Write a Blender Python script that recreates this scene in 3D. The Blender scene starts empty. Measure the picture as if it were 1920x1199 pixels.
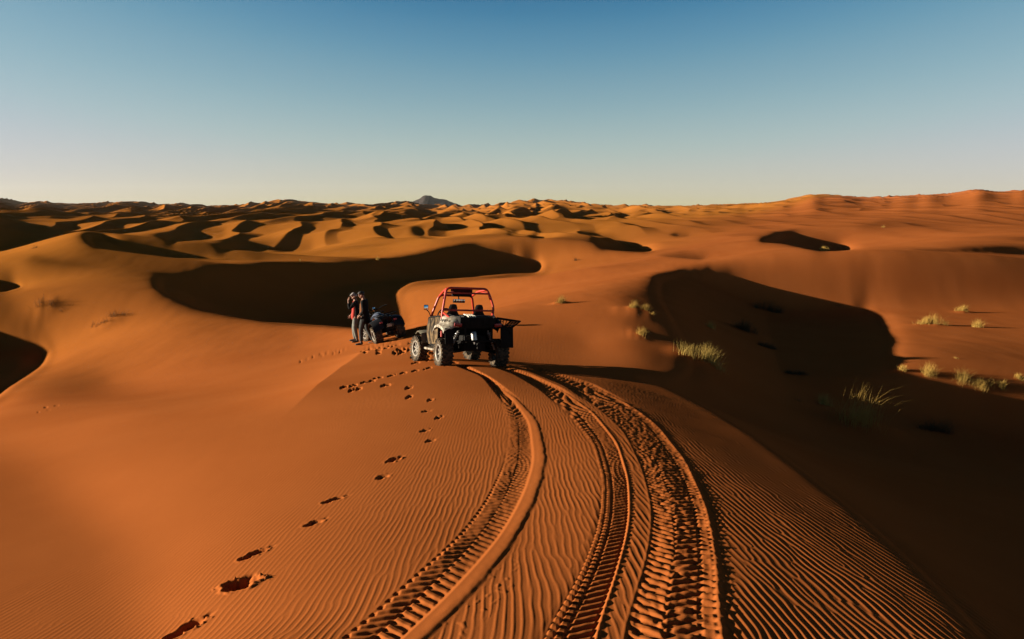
import bpy, bmesh, math, random
import numpy as np
from mathutils import Vector, Matrix, Euler

S = bpy.context.scene
COL = S.collection
R = math.radians
rng = np.random.default_rng(7)

# ------------------------------------------------------------------ camera model (photo is 1920 x 1199)
FPX, CU, CV, HOR = 1387.0, 960.0, 599.5, 390.0
PITCH = math.atan((CV - HOR) / FPX)
CP, SP = math.cos(PITCH), math.sin(PITCH)
SUN_EL = R(10.8)
T = math.tan(SUN_EL)

def ray(u, v):
    """x/y and z/y of the viewing ray through a photo pixel (camera at the origin looking along +y)"""
    xc = (np.asarray(u, float) - CU) / FPX
    yc = (np.asarray(v, float) - CV) / FPX
    Y = CP - yc * SP
    return xc / Y, (-SP - yc * CP) / Y

def project(x, y, z):
    d = y * CP - z * SP
    d = np.where(d < 0.05, 0.05, d)
    return CU + FPX * x / d, CV - FPX * (z * CP + y * SP) / d

def sstep(a, b, x):
    t = np.clip((x - a) / (b - a), 0, 1)
    return t * t * (3 - 2 * t)

# ------------------------------------------------------------------ noise helpers
_perm = np.random.default_rng(3).permutation(4096)
_ang = np.random.default_rng(4).random(4096) * 2 * np.pi
def perlin(x, y):
    xi = np.floor(x).astype(np.int64); yi = np.floor(y).astype(np.int64)
    xf = x - xi; yf = y - yi
    def g(ix, iy, dx, dy):
        h = _ang[_perm[(_perm[ix & 4095] + iy) & 4095]]
        return np.cos(h) * dx + np.sin(h) * dy
    u = xf ** 3 * (xf * (xf * 6 - 15) + 10); v = yf ** 3 * (yf * (yf * 6 - 15) + 10)
    a = g(xi, yi, xf, yf); b = g(xi + 1, yi, xf - 1, yf)
    c = g(xi, yi + 1, xf, yf - 1); d = g(xi + 1, yi + 1, xf - 1, yf - 1)
    return (a + (b - a) * u) + ((c + (d - c) * u) - (a + (b - a) * u)) * v

def gauss1(A, s, axis):
    r = int(3 * s + 1)
    k = np.exp(-0.5 * (np.arange(-r, r + 1) / s) ** 2); k /= k.sum()
    P = np.pad(A, [(r, r) if i == axis else (0, 0) for i in range(2)], mode='edge')
    out = np.zeros_like(A)
    n = A.shape[axis]
    for i, w in enumerate(k):
        out += w * (P[i:i + n] if axis == 0 else P[:, i:i + n])
    return out
def blur(A, s0, s1=None):
    return gauss1(gauss1(A, s0, 0), s0 if s1 is None else s1, 1)

# ------------------------------------------------------------------ where the low sun leaves the dunes in shade
# slip faces and hollows of the dune field, each an outline with the width of its soft edge
SHADE = [
 # slopes the light only grazes (third value: how far)
 (14, [(1670,518),(1740,500),(1820,494),(2300,496),(2300,590),(1920,580),(1800,566),(1730,545)], .55),
 (22, [(1480,520),(1700,512),(2400,512),(2400,800),(1930,760),(1700,720),(1690,600),(1560,540)], .46),
 (20, [(1165,545),(1235,520),(1262,580),(1305,640),(1300,694),(1215,696),(1190,650)], .5),
 (20, [(1150,704),(1190,716),(1240,730),(1330,775),(1420,830),(1500,890),(1600,970),(1700,1060),(1790,1150),(1840,1210),(1960,1340),(1860,1340),(1745,1205),(1690,1150),(1600,1072),(1500,988),(1400,908),(1320,848),(1240,797),(1180,752),(1130,716)], .55),
 (60, [(-500,900),(60,860),(230,1010),(300,1300),(-500,1300)], .5),
 (3, [(1225,480),(1312,488),(1330,480),(1275,474)], .75),
 (4, [(1000,452),(1125,458),(1165,442),(1125,436),(1060,442)], .6),
 (4, [(1598,425),(1740,425),(2100,416),(2100,397),(1825,405),(1664,407)], .45),
 (5, [(1260,425),(1400,418),(1440,410),(1330,412)], .5),
 (5, [(60,478),(150,488),(210,500),(120,506),(40,497)], .55),
 (7, [(-420,560),(-200,555),(0,570),(40,584),(73,607),(92,634),(100,654),(100,670),(87,690),(63,707),(27,730),(0,752),(-200,860),(-420,900)]),
 (3, [(-70,507),(0,510),(20,515),(40,525),(50,533),(37,543),(0,553),(-70,556)]),
 (7, 'bowl', [(384,488),(334,496),(300,510),(287,527),(291,547),(308,563),(350,582),(417,595),(500,608),(640,617),(667,619),(760,626),(762,605),
      (757,583),(750,563),(753,550),(763,540),(780,533),(813,530),(913,523),(980,518),(1017,517),(1030,503),(1030,497),(1020,473),(1010,460),
      (980,452),(947,447),(897,445),(863,448),(830,455),(797,462),(747,470),(720,477),(713,487),(613,492),(480,488)]),
 (2, 'peak', [(163,435),(173,432),(190,435),(233,447),(283,460),(334,467),(400,472),(470,477),(500,483),(512,487),(480,488),(334,486),(267,481),(217,474),(177,470),(173,463),(163,448)]),
 (2, [(307,448),(313,437),(334,428),(367,425),(407,423),(420,427),(424,433),(417,445),(394,450),(350,452),(320,457)]),
 (2, [(400,468),(427,457),(450,449),(500,448),(560,448),(580,453),(587,463),(580,468),(534,472),(484,473),(434,470)]),
 (2.5, 'back', [(-60,380),(0,387),(33,393),(50,402),(70,412),(108,418),(140,424),(145,433),(120,452),(95,458),(60,470),(20,477),(-60,479)]),
 (1.2, [(672,430),(687,432),(700,433),(720,442),(740,448),(713,445),(687,438)]),
 (2, [(763,433),(770,423),(787,420),(800,418),(857,425),(847,428),(807,430),(813,437),(833,443),(813,448),(793,447),(773,442)]),
 (1.2, [(933,427),(953,423),(993,422),(1020,432),(1000,438),(973,443),(947,442),(957,435)]),
 (1.2, [(993,447),(1013,437),(1047,433),(1053,437),(1030,445),(1000,449)]),
 (2, [(1117,465),(1130,452),(1150,449),(1175,449),(1195,455),(1212,465),(1225,473),(1212,475),(1175,473),(1140,470)]),
 (2, [(1250,437),(1265,434),(1277,435),(1295,440),(1270,442)]),
 (1.2, [(1155,421),(1170,417),(1185,416),(1192,419),(1180,424),(1162,425)]),
 (2, [(1417,455),(1443,445),(1471,434),(1485,430),(1542,438),(1598,444),(1581,446),(1596,459),(1604,469),(1570,472),(1536,473),(1499,465),(1471,459)]),
 (3, 'rim', [(1705,467),(1740,458),(1797,455),(1854,458),(1920,466),(2200,470),(2200,490),(1920,480),(1854,476),(1797,472),(1740,470)]),
 (1.2, [(1448,394),(1462,391),(1485,395),(1513,400),(1542,398),(1550,402),(1528,407),(1499,405),(1471,401)]),
 (1.2, [(1584,390),(1598,388),(1615,392),(1598,397)]),
 (7, [(1222,518),(1240,512),(1282,505),(1339,499),(1389,503),(1424,512),(1488,531),(1559,554),(1630,570),(1658,583),(1665,600),(1679,629),(1690,638),
      (1677,657),(1683,678),(1697,692),(1736,710),(1807,728),(1920,737),(2600,790),(2600,1500),(2000,1400),(1830,1199),(1790,1150),(1700,1060),(1600,970),
      (1500,890),(1420,830),(1330,775),(1240,730),(1190,716),(1150,704),(1200,699),(1240,700),(1285,694),(1284,665),(1256,620),(1225,560)]),
]
U0, U1, V0, V1, SC = -700, 2700, 330, 1550, 2.0
def raster(poly):
    W, H = int((U1 - U0) / SC), int((V1 - V0) / SC * 2)      # finer in v
    uu = U0 + (np.arange(W) + .5) * SC
    vv = V0 + (np.arange(H) + .5) * SC / 2
    m = np.zeros((H, W), bool)
    P = poly
    for i in range(len(P)):
        (xa, ya), (xb, yb) = P[i], P[(i + 1) % len(P)]
        if ya == yb: continue
        r = (vv > min(ya, yb)) & (vv <= max(ya, yb))
        if not r.any(): continue
        xs = xa + (vv[r] - ya) / (yb - ya) * (xb - xa)
        m[r] ^= uu[None, :] > xs[:, None]
    return m.astype(np.float32)
MASK = {}
for soft, *rest in SHADE:
    gate = rest.pop(0) if isinstance(rest[0], str) else 'open'
    m = raster(rest[0]) * (rest[1] if len(rest) > 1 else 1)
    m = blur(m, max(soft * .5, .8), max(soft / SC, .5))
    MASK[gate] = np.maximum(MASK[gate], m) if gate in MASK else m
# crest lines running obliquely away from the eye: beyond these distances the slip face has ended
GATE = {'bowl': ([-.60,-.49,-.42,-.33,-.25,-.19,-.12,-.05,.08], [46,50,54,61,68,75,84,93,92]), 'peak': ([-.66,-.575,-.5,-.42,-.33,-.28], [66,72,79,89,101,108])}
GATE['rim'] = ([.50, .56, .62, .69, .8, 1.], [58, 61.5, 65, 69, 75, 84])
GATE['back'] = ([-1, 0], [400, 400])
GATE_MIN = {'peak': 58, 'bowl': 26, 'back': 88, 'rim': 47}
def shade_at(a, y, z):
    u, v = project(a * y, y, z)
    c = np.clip((u - U0) / SC - .5, 0, MASK['open'].shape[1] - 1.001)
    r = np.clip((v - V0) / SC * 2 - .5, 0, MASK['open'].shape[0] - 1.001)
    ci = c.astype(int); ri = r.astype(int); cf = c - ci; rf = r - ri
    out = 0
    for g, K in MASK.items():
        m = (K[ri, ci] * (1 - cf) + K[ri, ci + 1] * cf) * (1 - rf) + (K[ri + 1, ci] * (1 - cf) + K[ri + 1, ci + 1] * cf) * rf
        if g != 'open':
            lim = np.interp(a, *GATE[g]); m = m * (1 - sstep(lim - .6, lim + .6, y)) * sstep(GATE_MIN[g] - 1, GATE_MIN[g] + 1, y)
        out = np.maximum(out, m)
    return out

# ------------------------------------------------------------------ the lie of the land: (u, v, distance)
PTS = [
 # foreground ridge
 (960,1199,2.55),(500,1199,2.5),(100,1199,2.55),(1400,1199,2.6),(960,1000,4.1),(300,1000,4.35),(1300,1000,4.1),(960,850,6.7),(500,850,7.25),
 (50,900,7.0),(1200,850,6.6),(960,755,10),(600,760,10.6),(250,760,13),(1200,770,9.7),(960,690,15.5),(830,684,15.8),(700,690,17),(450,690,21),(690,646,22.8),
 (0,800,12),(200,680,25),(560,640,27),
 # its lee side
 (1700,1199,2.9),(1900,1100,4.3),(1900,950,8),(1900,850,13),(1700,900,9),(1500,820,12),(1300,720,16.5),(1600,780,19),
 # smooth dune behind the buggy and the hollow to the right
 (960,668,19.6),(900,528,32),(1010,517,34),(780,560,31),(1100,580,25),(1240,492,42),(1500,480,46),(1900,482,47),(1800,456,61),(1920,464,68),(2100,468,76),(1200,570,25.6),(1200,615,23),(1320,655,22),
 (1100,650,21.5),(1740,600,28),(1800,700,22.5),(1900,745,19.5),(1600,740,21.5),(1420,600,30),(1450,680,25),(1650,500,41),(1880,540,40),
 # left saddle, bowl
 (500,606,31),(640,616,28.5),(400,592,33),(500,560,42),(650,560,40),(700,520,56),(500,487,60),(700,487,75),(900,500,62),(890,447,92),(1010,462,84),
 (330,570,35),(200,530,42),(100,480,55),(165,414,72),(233,446,79),(300,460,88),(400,471,97),(0,480,58),(30,600,30),(30,680,20),(-200,640,24),
 # middle distance
 (1300,470,62),(1120,480,56),(1080,450,80),(1180,440,100),(1500,440,92),(1750,440,85),(1540,425,120),(1900,440,85),(1300,425,125),
 (300,485,60),(360,440,125),(500,476,106),(500,456,125),(600,470,105),(600,440,138),(750,450,114),(680,430,130),(870,425,145),(1000,430,125),(0,412,112),(-200,408,112),(0,479,64),(0,476,72),(-150,492,68),(60,459,70),(118,444,73),(0,474,88),(90,460,88),(60,425,140),
 (1000,412,230),(500,412,230),(1500,408,200),(1900,408,170),(0,400,220),
 (1000,398,420),(500,398,420),(1500,395,330),(1900,390,300),(0,398,420),
 (300,386,1500),(1000,388,1500),(1500,384,1500),(1900,384,1500),(0,386,1500),(300,388,4500),(1000,389,4500),(1700,388,4500),
]
_u, _v, _d = [np.array(c, float) for c in zip(*PTS)]
_a, _s = ray(_u, _v)
KX, KY = list(_a), list(_d)
KZ = list(_s * _d)
# ground outside the picture
for a_, d_, z_ in [(-1.6,2.5,-2.1),(1.6,2.5,-3.3),(-1.6,6,-3.0),(1.6,6,-4.4),(-1.4,15,-4.2),(1.3,15,-5.6),(-1.4,40,-4.5),(1.4,40,-5.5),(-1.4,120,-4.5),(1.4,120,-3.5),
                   (-1.4,500,-3.5),(1.4,500,-2),(-1.4,3000,0),(1.4,3000,0),(0,1.2,-1.55),(-1.5,1.2,-1.9),(1.5,1.2,-2.3)]:
    KX.append(a_); KY.append(d_); KZ.append(z_)
KX, KY, KZ = np.array(KX), np.log(np.array(KY)), np.array(KZ)
KQ = KZ / np.exp(KY) ** .5            # even out near and far heights
def _phi(r2): return np.where(r2 > 1e-12, .5 * r2 * np.log(np.maximum(r2, 1e-12)), 0)
AS = 2.2
n = len(KX)
r2 = ((KX[:, None] - KX) * AS) ** 2 + (KY[:, None] - KY) ** 2
A = np.zeros((n + 3, n + 3)); A[:n, :n] = _phi(r2) + np.eye(n) * 0.02
A[:n, n] = A[n, :n] = 1; A[:n, n + 1] = A[n + 1, :n] = KX * AS; A[:n, n + 2] = A[n + 2, :n] = KY
W_ = np.linalg.solve(A, np.concatenate([KQ, np.zeros(3)]))
def base_height(a, y):
    ly = np.log(y); out = W_[n] + W_[n + 1] * a * AS + W_[n + 2] * ly
    for i in range(n):
        out = out + W_[i] * _phi(((a - KX[i]) * AS) ** 2 + (ly - KY[i]) ** 2)
    return out * y ** .5

# ------------------------------------------------------------------ coarse dune solver: every row runs along the sun's direction
def cols(step, inner, outer, grow):
    c = list(np.arange(0, inner + step * .5, step)); d = step
    while c[-1] < outer:
        d *= grow; c.append(c[-1] + d)
    c = np.array(c)
    return np.concatenate([-c[:0:-1], c])
CA = cols(0.0026, 0.86, 2.4, 1.05)
CYL = np.linspace(math.log(1.2), math.log(5000), 860)
CY = np.exp(CYL)
GA, GY = np.meshgrid(CA, CY)
GX = GA * GY
ZB = np.clip(base_height(np.clip(GA, -1.5, 1.5), GY), -40, 40)
far = sstep(150, 230, GY)
und = (1 - sstep(110, 170, GY)) * sstep(38, 60, GY)
ZB = ZB + und * (.60 * perlin(GX / 15 + 3, GY / 19) + .22 * perlin(GX / 7, GY / 9 + 7))
Zc = ZB.copy()
ZBx = np.gradient(ZB, axis=1) / np.gradient(GX, axis=1)
DX = np.diff(GX, axis=1)
SMAX = np.interp(CA, [-.1, .15], [.48, .33])
ZSUM = 0
def solve(Z):
    M = shade_at(GA, GY, Z) * (1 - far)
    M = np.where(GY < 47, gauss1(M, 2.2, 0), gauss1(M, .8, 0))
    M = np.where(GY < 2.0, 0, M)
    E = np.empty_like(Z); E[:, 0] = ZB[:, 0]
    kk = 1 / (0.16 * CY + .4)
    Df = np.zeros_like(Z); Db = np.zeros_like(Z)
    for j in range(1, Z.shape[1]):
        m = M[:, j - 1]
        s = T + ZBx[:, j - 1] + kk * (ZB[:, j - 1] - E[:, j - 1])
        s = np.clip(s, .09, SMAX[j - 1]) * (1 - m)
        E[:, j] = E[:, j - 1] + (s - T) * DX[:, j - 1]
        Df[:, j] = np.clip(Df[:, j - 1] + (0.32 * m - .9 * (1 - m)) * DX[:, j - 1], 0, None)
    for j in range(Z.shape[1] - 2, -1, -1):
        m = M[:, j]
        Db[:, j] = np.clip(Db[:, j + 1] + (0.30 * m - .9 * (1 - m)) * DX[:, j], 0, None)
    cap = .35 + .03 * np.minimum(GY, 40)
    D = np.minimum(Df, Db); D = cap * np.tanh(D / cap)
    return E - D, M
CARVE = np.zeros_like(Zc)
for it in range(36):
    Zn, Mc = solve(Zc)
    Zn = blur(Zn, 1.3, 1.0) - CARVE
    Zc = Zc + (.6 if it < 12 else .22) * (Zn - Zc)
    if it >= 24: ZSUM = ZSUM + Zc / 12
    if it > 8:                                       # still catching the sun where it should not: hollow it out a little more
        w_ = Zc + T * GX
        top_ = np.maximum.accumulate(w_, axis=1)
        gap = .02 + .0035 * GY
        late = (Mc > .985) & (top_ - w_ < gap)
        CARVE = blur(CARVE + late * gap * .5, 1.0, 1.2)
Zc = ZSUM
# ------------------------------------------------------------------ sampling the solved ground
def _cubic(A, pos, axis):
    A = np.moveaxis(A, axis, 0); n = A.shape[0]
    p = np.clip(pos, 0, n - 1.0001); i = np.floor(p).astype(int); f = (p - i)
    w = [(1 - f) ** 3 / 6, (3 * f ** 3 - 6 * f ** 2 + 4) / 6, (-3 * f ** 3 + 3 * f ** 2 + 3 * f + 1) / 6, f ** 3 / 6]
    sh = (-1,) + (1,) * (A.ndim - 1)
    out = 0
    for k in range(4):
        out = out + w[k].reshape(sh) * A[np.clip(i + k - 1, 0, n - 1)]
    return np.moveaxis(out, 0, axis)

# fine grid: rows about a pixel and a half apart in the foreground, geometric spacing beyond
YF = np.concatenate([np.exp(np.arange(math.log(1.25), math.log(2.2), .02)), 1 / np.arange(1 / 2.2, 1 / 25., -7.5e-4)])
YF = np.concatenate([YF, np.exp(np.arange(math.log(25.2), math.log(4900), .0070))])
AF = cols(0.00125, 0.74, 2.3, 1.035)
ZF = _cubic(_cubic(Zc, np.interp(np.log(YF), CYL, np.arange(len(CYL))), 0), np.interp(AF, CA, np.arange(len(CA))), 1)
FA, FY = np.meshgrid(AF, YF)
FX = FA * FY

# ------------------------------------------------------------------ the dune field beyond: crests across the wind, slip faces away from the sun
def dune_wave(x, y, lam, sx, seed, bend):
    wob = perlin(x / (lam * 2.6) + seed, y / (lam * 2.2) + seed * 1.7)
    wob2 = perlin(x / (lam * .9) + seed * 3, y / (lam * 1.1) - seed)
    p = x / lam + sx * y / lam + bend * wob + .22 * wob2
    cell = np.floor(p); f = p - cell
    r = .68 + .1 * wob2
    up = np.clip(f / r, 0, 1); dn = np.clip((f - r) / (1 - r), 0, 1)
    h = np.where(f < r, up ** 1.5, (1 - dn) ** 1.3)
    h = h * (1 + .0) + .20 * np.abs(perlin(x / lam * 2.1 + seed, y / lam * 1.5)) * (1 - .5 * h)
    big = np.clip(1.0 + 1.2 * perlin(x / (lam * 6) + seed * 2, y / (lam * 7)), .5, 1.6)
    env = perlin(cell * .37 + seed * 5, y / (lam * 2.0) + cell * 1.31 + seed)
    return h * big * np.clip(.60 + 1.15 * env, .06, 1.25)
band = lambda y, a, b, c, d: sstep(a, b, y) * (1 - sstep(c, d, y))
sel = YF > 80
x, y = FX[sel], FY[sel]
aa = FA[sel]
calm = 1 - .62 * sstep(.06, .30, aa)                 # gentler dunes to the right
calm2 = 1 - .45 * sstep(.10, .35, aa)
H = (1.25 * band(y, 115, 175, 240, 340) * dune_wave(x, y, 11.5, .22, 1.3, .6) * calm
     + 2.4 * band(y, 180, 260, 460, 640) * dune_wave(x, y, 18, -.15, 4.1, .65) * calm
     + 4.6 * band(y, 380, 560, 1000, 1500) * dune_wave(x, y, 29, .12, 6.3, .7) * calm2
     + 8 * band(y, 800, 1300, 2100, 2700) * dune_wave(x, y, 55, .12, 8.7, .7) * calm2
     + 11 * band(y, 1200, 1900, 3300, 4200) * dune_wave(x, y, 95, -.1, 2.2, .7))
H -= .5 * sstep(95, 200, y) + 1.6 * sstep(200, 500, y) + 2.0 * sstep(500, 1200, y)
ZF[sel] += H
SKYLINE = [(-900,374),(-300,376),(0,372),(8,371),(40,380),(80,377),(110,381),(135,382),(255,377),(300,383),(340,381),(400,386),(430,385),(490,379),(540,373),(570,378),(620,382),
 (655,380),(690,384),(735,379),(765,376),(785,383),(868,385),(880,384),(935,383),(965,376),(1000,375),(1040,374),(1085,379),(1140,385),(1210,384),(1240,386),(1290,386),(1300,385),(1420,381),
 (1450,379),(1490,371),(1520,364),(1560,365),(1620,370),(1690,367),(1780,363),(1835,354),(1870,360),(1920,356),(2400,362),(3000,372)]
su, sv = np.array(SKYLINE, float).T
ska, sks = ray(su, sv)
want = np.interp(AF, ska, sks)
ang = ZF / FY
ang[FY < 120] = -9
have = ang.max(0)
smooth = lambda q, s: gauss1(q[:, None], s, 0)[:, 0]
delta = smooth(want - have, 5)
ramp = sstep(math.log(170), math.log(420), np.log(FY))
ZF += np.clip(delta, -.03, .03)[None, :] * ramp * FY

def ground_z(px, py):
    i = np.interp(np.log(py), np.log(YF), np.arange(len(YF))); j = np.interp(px / py, AF, np.arange(len(AF)))
    i0, j0 = min(int(i), len(YF) - 2), min(int(j), len(AF) - 2); fi, fj = i - i0, j - j0
    return float((ZF[i0, j0] * (1 - fj) + ZF[i0, j0 + 1] * fj) * (1 - fi) + (ZF[i0 + 1, j0] * (1 - fj) + ZF[i0 + 1, j0 + 1] * fj) * fi)
def ground_at(u, v, dmin=1.3):
    """first point of the ground along the view through a photo pixel"""
    a, s = ray(u, v)
    j = np.interp(float(a), AF, np.arange(len(AF))); j0 = min(int(j), len(AF) - 2); fj = j - j0
    col = ZF[:, j0] * (1 - fj) + ZF[:, j0 + 1] * fj
    hit = np.where((col >= s * YF) & (YF > dmin))[0]
    k = hit[0] if len(hit) else len(YF) - 1
    if k > 0:
        d0 = col[k - 1] - s * YF[k - 1]; d1 = col[k] - s * YF[k]
        t = -d0 / (d1 - d0) if d1 != d0 else 0
        y = YF[k - 1] + min(max(t, 0), 1) * (YF[k] - YF[k - 1])
    else: y = YF[0]
    x = float(a) * y
    return x, y, ground_z(x, y)

# ------------------------------------------------------------------ wind ripples: narrow-band noise, so crests wander, fork and end
NXR, NYR, RES = 1400, 1100, .0115
def ripple_field(seed, lam, sk, sl):
    g = np.random.default_rng(seed)
    w = np.fft.fft2(g.standard_normal((NYR, NXR)))
    kx = np.fft.fftfreq(NXR, RES)[None, :]; ky = np.fft.fftfreq(NYR, RES * 2)[:, None]
    k0 = 1 / lam
    F = np.exp(-.5 * ((kx - k0) / (sk * k0)) ** 2 - .5 * (ky / (sl * k0)) ** 2)
    z = np.fft.ifft2(w * F)
    return z / np.sqrt((abs(z) ** 2).mean())
RIP = ripple_field(11, .066, .12, .085)
def wrap_sample(F, x, y):
    c = (x / RES) % NXR; r = (y / (RES * 2)) % NYR
    ci = c.astype(int); ri = r.astype(int); cf = c - ci; rf = r - ri
    c1 = (ci + 1) % NXR; r1 = (ri + 1) % NYR
    return (F[ri, ci] * (1 - cf) + F[ri, c1] * cf) * (1 - rf) + (F[r1, ci] * (1 - cf) + F[r1, c1] * cf) * rf
near = YF < 27
t_ = sstep(18, 30, FY) * (1 - sstep(90, 140, FY))                 # faint wind texture on the middle dunes
ZF += t_ * (.014 * perlin(FX * .8, FY * .35) + .005 * perlin(FX * 2.3 + 2, FY * 1.0))
x, y = FX[near], FY[near]
fu, fv = project(x, y, ZF[near])
# wavelength grows from left to right: warp x
xs_ = np.linspace(-14, 14, 1400)
wl = .032 + (.042 - .032) * sstep(-2.5, 2.6, xs_)
xw = np.cumsum(.066 / wl) * (xs_[1] - xs_[0])
wx = np.interp(x, xs_, xw) + .030 * perlin(x * .8, y * .5) + .011 * perlin(x * 2.6, y * 2.3) + .005 * perlin(x * 6 + 3, y * 6) + .022 * sstep(.7, 1.8, x) * perlin(x * 1.9 + 7, y * 1.5) + .010 * perlin(x * 4.2 + 1, y * 4.6) + .0045 * perlin(x * 9, y * 9 + 5)
z = wrap_sample(RIP, wx + 40, y + 3)
ph = np.angle(z); am = np.clip(abs(z), .3, 1.2) ** .4
wave = np.cos(ph + .45 * np.sin(ph)) + .18 * np.cos(2 * ph + .8)
# where the surface is rippled and where the wind has left it smooth
edge = x - np.interp(y, [1.2,2.5,4.0,6.0,8.0,10.0,12.0,14.5,17.0,19,23], [-4.0,-3.6,-3.5,-3.1,-3.2,-3.05,-3.0,-3.1,-3.4,-3.4,-2.6])
amp = sstep(-1.5, .8, edge + .3 * perlin(x * .5, y * .3)) * (.00075 + .0011 * sstep(-1.6, 1.6, x)) + .0004 * sstep(.9, 1.9, x) * (1 - sstep(9, 16, y))
lee = sstep(0, 1.2, x - np.interp(y, [1.2,2.5,5,8,10,13,16,18,27], [3.0,3.1,3.0,3.1,2.9,2.3,1.5,.9,.6]))
amp = amp * (1 - .8 * lee) * (1 - .25 * sstep(9, 17, y)) * (1 - sstep(20, 25, y))
amp *= np.clip(.85 + .5 * perlin(x * 1.1 + 9, y * .6), .4, 1.3)
DZ = wave * am * amp
DZ += .0030 * perlin(x * .9 + 4, y * .7) + .0013 * perlin(x * 2.4, y * 1.8 + 3) + .0005 * perlin(x * 6.5, y * 4.2)

# the small wind-scoured lip left of the people: its face looks into the sun
lip = [ground_at(u, v) for u, v in [(520,790),(590,742),(640,700),(680,668),(672,662),(640,661)]]
ly_ = np.array([p[1] for p in lip[:4]]); lx_ = np.array([p[0] for p in lip[:4]])
d_ = x - np.interp(y, ly_, lx_)
ext = sstep(ly_[0], ly_[0] + 3.5, y) * (1 - sstep(ly_[3] - .6, ly_[3] + 1.6, y))
DZ += ext * .16 * (np.exp(np.minimum(d_, 0) / .9) * (d_ < 0) + np.exp(-np.maximum(d_, 0) / 2.6) * (d_ >= 0))

# ------------------------------------------------------------------ wheel tracks, each between two traced edges
TRK = {
 'left': ([(585,1240),(630,1199),(745,1110),(850,1020),(912,940),(945,870),(955,800),(942,750),(905,710),(850,688)],
          [(740,1240),(790,1199),(905,1095),(972,1000),(1010,920),(1024,860),(1008,790),(965,745),(915,712),(868,689)]),
 'mid': ([(985,1240),(1010,1199),(1085,1090),(1125,980),(1130,900),(1110,830),(1070,780),(1020,735),(965,704),(915,688)],
         [(1098,1240),(1120,1199),(1160,1080),(1185,980),(1182,900),(1160,830),(1115,775),(1055,733),(988,703),(935,688)]),
 'right': ([(1150,1240),(1165,1199),(1215,1060),(1227,960),(1207,880),(1172,810),(1122,765),(1062,725),(1000,700),(948,686)],
           [(1352,1240),(1350,1199),(1350,1080),(1330,960),(1290,870),(1235,800),(1172,755),(1102,720),(1022,696),(968,685)]),
}
def track_frame(name):
    e = []
    for side in TRK[name]:
        w = np.array([ground_at(u, v) for u, v in side])
        o = np.argsort(w[:, 1]); e.append((w[o, 1], w[o, 0]))
    lo = max(e[0][0][0], e[1][0][0]) - .25; hi = min(e[0][0][-1], e[1][0][-1])
    yy = np.linspace(lo, hi, 600)
    xl = smooth(np.interp(yy, *e[0]), 14); xr = smooth(np.interp(yy, *e[1]), 14)
    xc = (xl + xr) / 2
    dx = np.gradient(xc, yy)
    s = np.concatenate([[0], np.cumsum(np.hypot(np.diff(xc), np.diff(yy)))])
    sl = np.interp(y, yy, dx)
    XL, XR = np.interp(y, yy, xl), np.interp(y, yy, xr)
    w = (XR - XL)
    t = (x - XL) / np.maximum(w, .05)
    c = 1 / np.sqrt(1 + sl ** 2)
    ss = np.interp(y, yy, s) + (x - (XL + XR) / 2) * sl * c          # along the track
    on = (y > lo) & (y < hi)
    fade = sstep(hi, hi - .6, y) * on
    return t, ss, w * c, fade
def bump(t, a, b, e): return sstep(a - e, a + e, t) * (1 - sstep(b - e, b + e, t))
tri = lambda p: 2 * abs((p % 1) - .5)
n1 = perlin(x * 9, y * 5); n2 = perlin(x * 23 + 5, y * 14); n3 = perlin(x * 3.1, y * 1.7 + 4)
TRK_ON = np.zeros_like(x)
lug = lambda p, k: sstep(.5 - k, .5 + k, tri(p))
# left track: flat chevron bed, long raised bank on its right
t, ss, w, fd = track_frame('left')
P = .084
bed = bump(t, 0.0, .66, .05)
chev = lug(ss / P + 2.9 * abs(t - .35) + .10 * n1 + .05 * n2, .22) * bump(t, .02, .34, .02) + lug(ss / P + .5 + 2.9 * abs(t - .35) + .10 * n1 + .05 * n2, .22) * bump(t, .36, .70, .02)
bank = sstep(.70, .95, t) ** 1.2 * (1 - sstep(.96 + .03 * n1, 1.06 + .05 * n1, t)) * (1 + .25 * n1 + .2 * n2 + .3 * n3) 
notch = bump(t, -.01, .05, .015) * (tri(ss / P + .2) > .55)
dz = bump(t, 0, .70, .05) * -.011 * sstep(.05, .65, t) + (chev - .4) * bump(t, .02, .66, .03) * .0095 * (.6 + .9 * n3 + .5 * abs(n1)) + bank * .0065 - notch * .006 * (1 - sstep(5, 7, y)) + bed * (.003 * n1 + .003 * n2)
on = bump(t, -.06, 1.10, .05) * fd; TRK_ON = np.maximum(TRK_ON, on); DZ = DZ * (1 - on) + dz * fd * bump(t, -.12, 1.2, .08)
# crumbs and slumps outside its bank on the near part
DZ += .012 * np.clip(n2 + .2 * n1 - .25, 0, 1) * bump(t, 1.06, 1.45, .1) * fd * (1 - sstep(3.2, 4.2, y))
# middle track: fine knobs on the left third, strong ribs on the right
t, ss, w, fd = track_frame('mid')
P = .078
ribs = lug(ss / P - 2.3 * t + .07 * n1, .2) * bump(t, .40, .86, .03)
kn = lug(ss / P * 1.15 + .06 * n1, .16) * bump(t, .02, .15, .02) + lug(ss / P * 1.15 + .5 + .06 * n1, .16) * bump(t, .19, .34, .02)
dz = bump(t, 0, .90, .04) * -.010 * sstep(-.2, .5, t) + (ribs - .12) * .012 * (.85 + .4 * n3) + kn * .011 + np.exp(-((t - .95) / .05) ** 2) * (.002 + .007 * tri(ss / P * .93)) + .003 * n2 * bump(t, 0, 1, .04)
on = bump(t, -.05, 1.06, .05) * fd; TRK_ON = np.maximum(TRK_ON, on); DZ = DZ * (1 - on) + dz * fd * bump(t, -.1, 1.15, .08)
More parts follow.
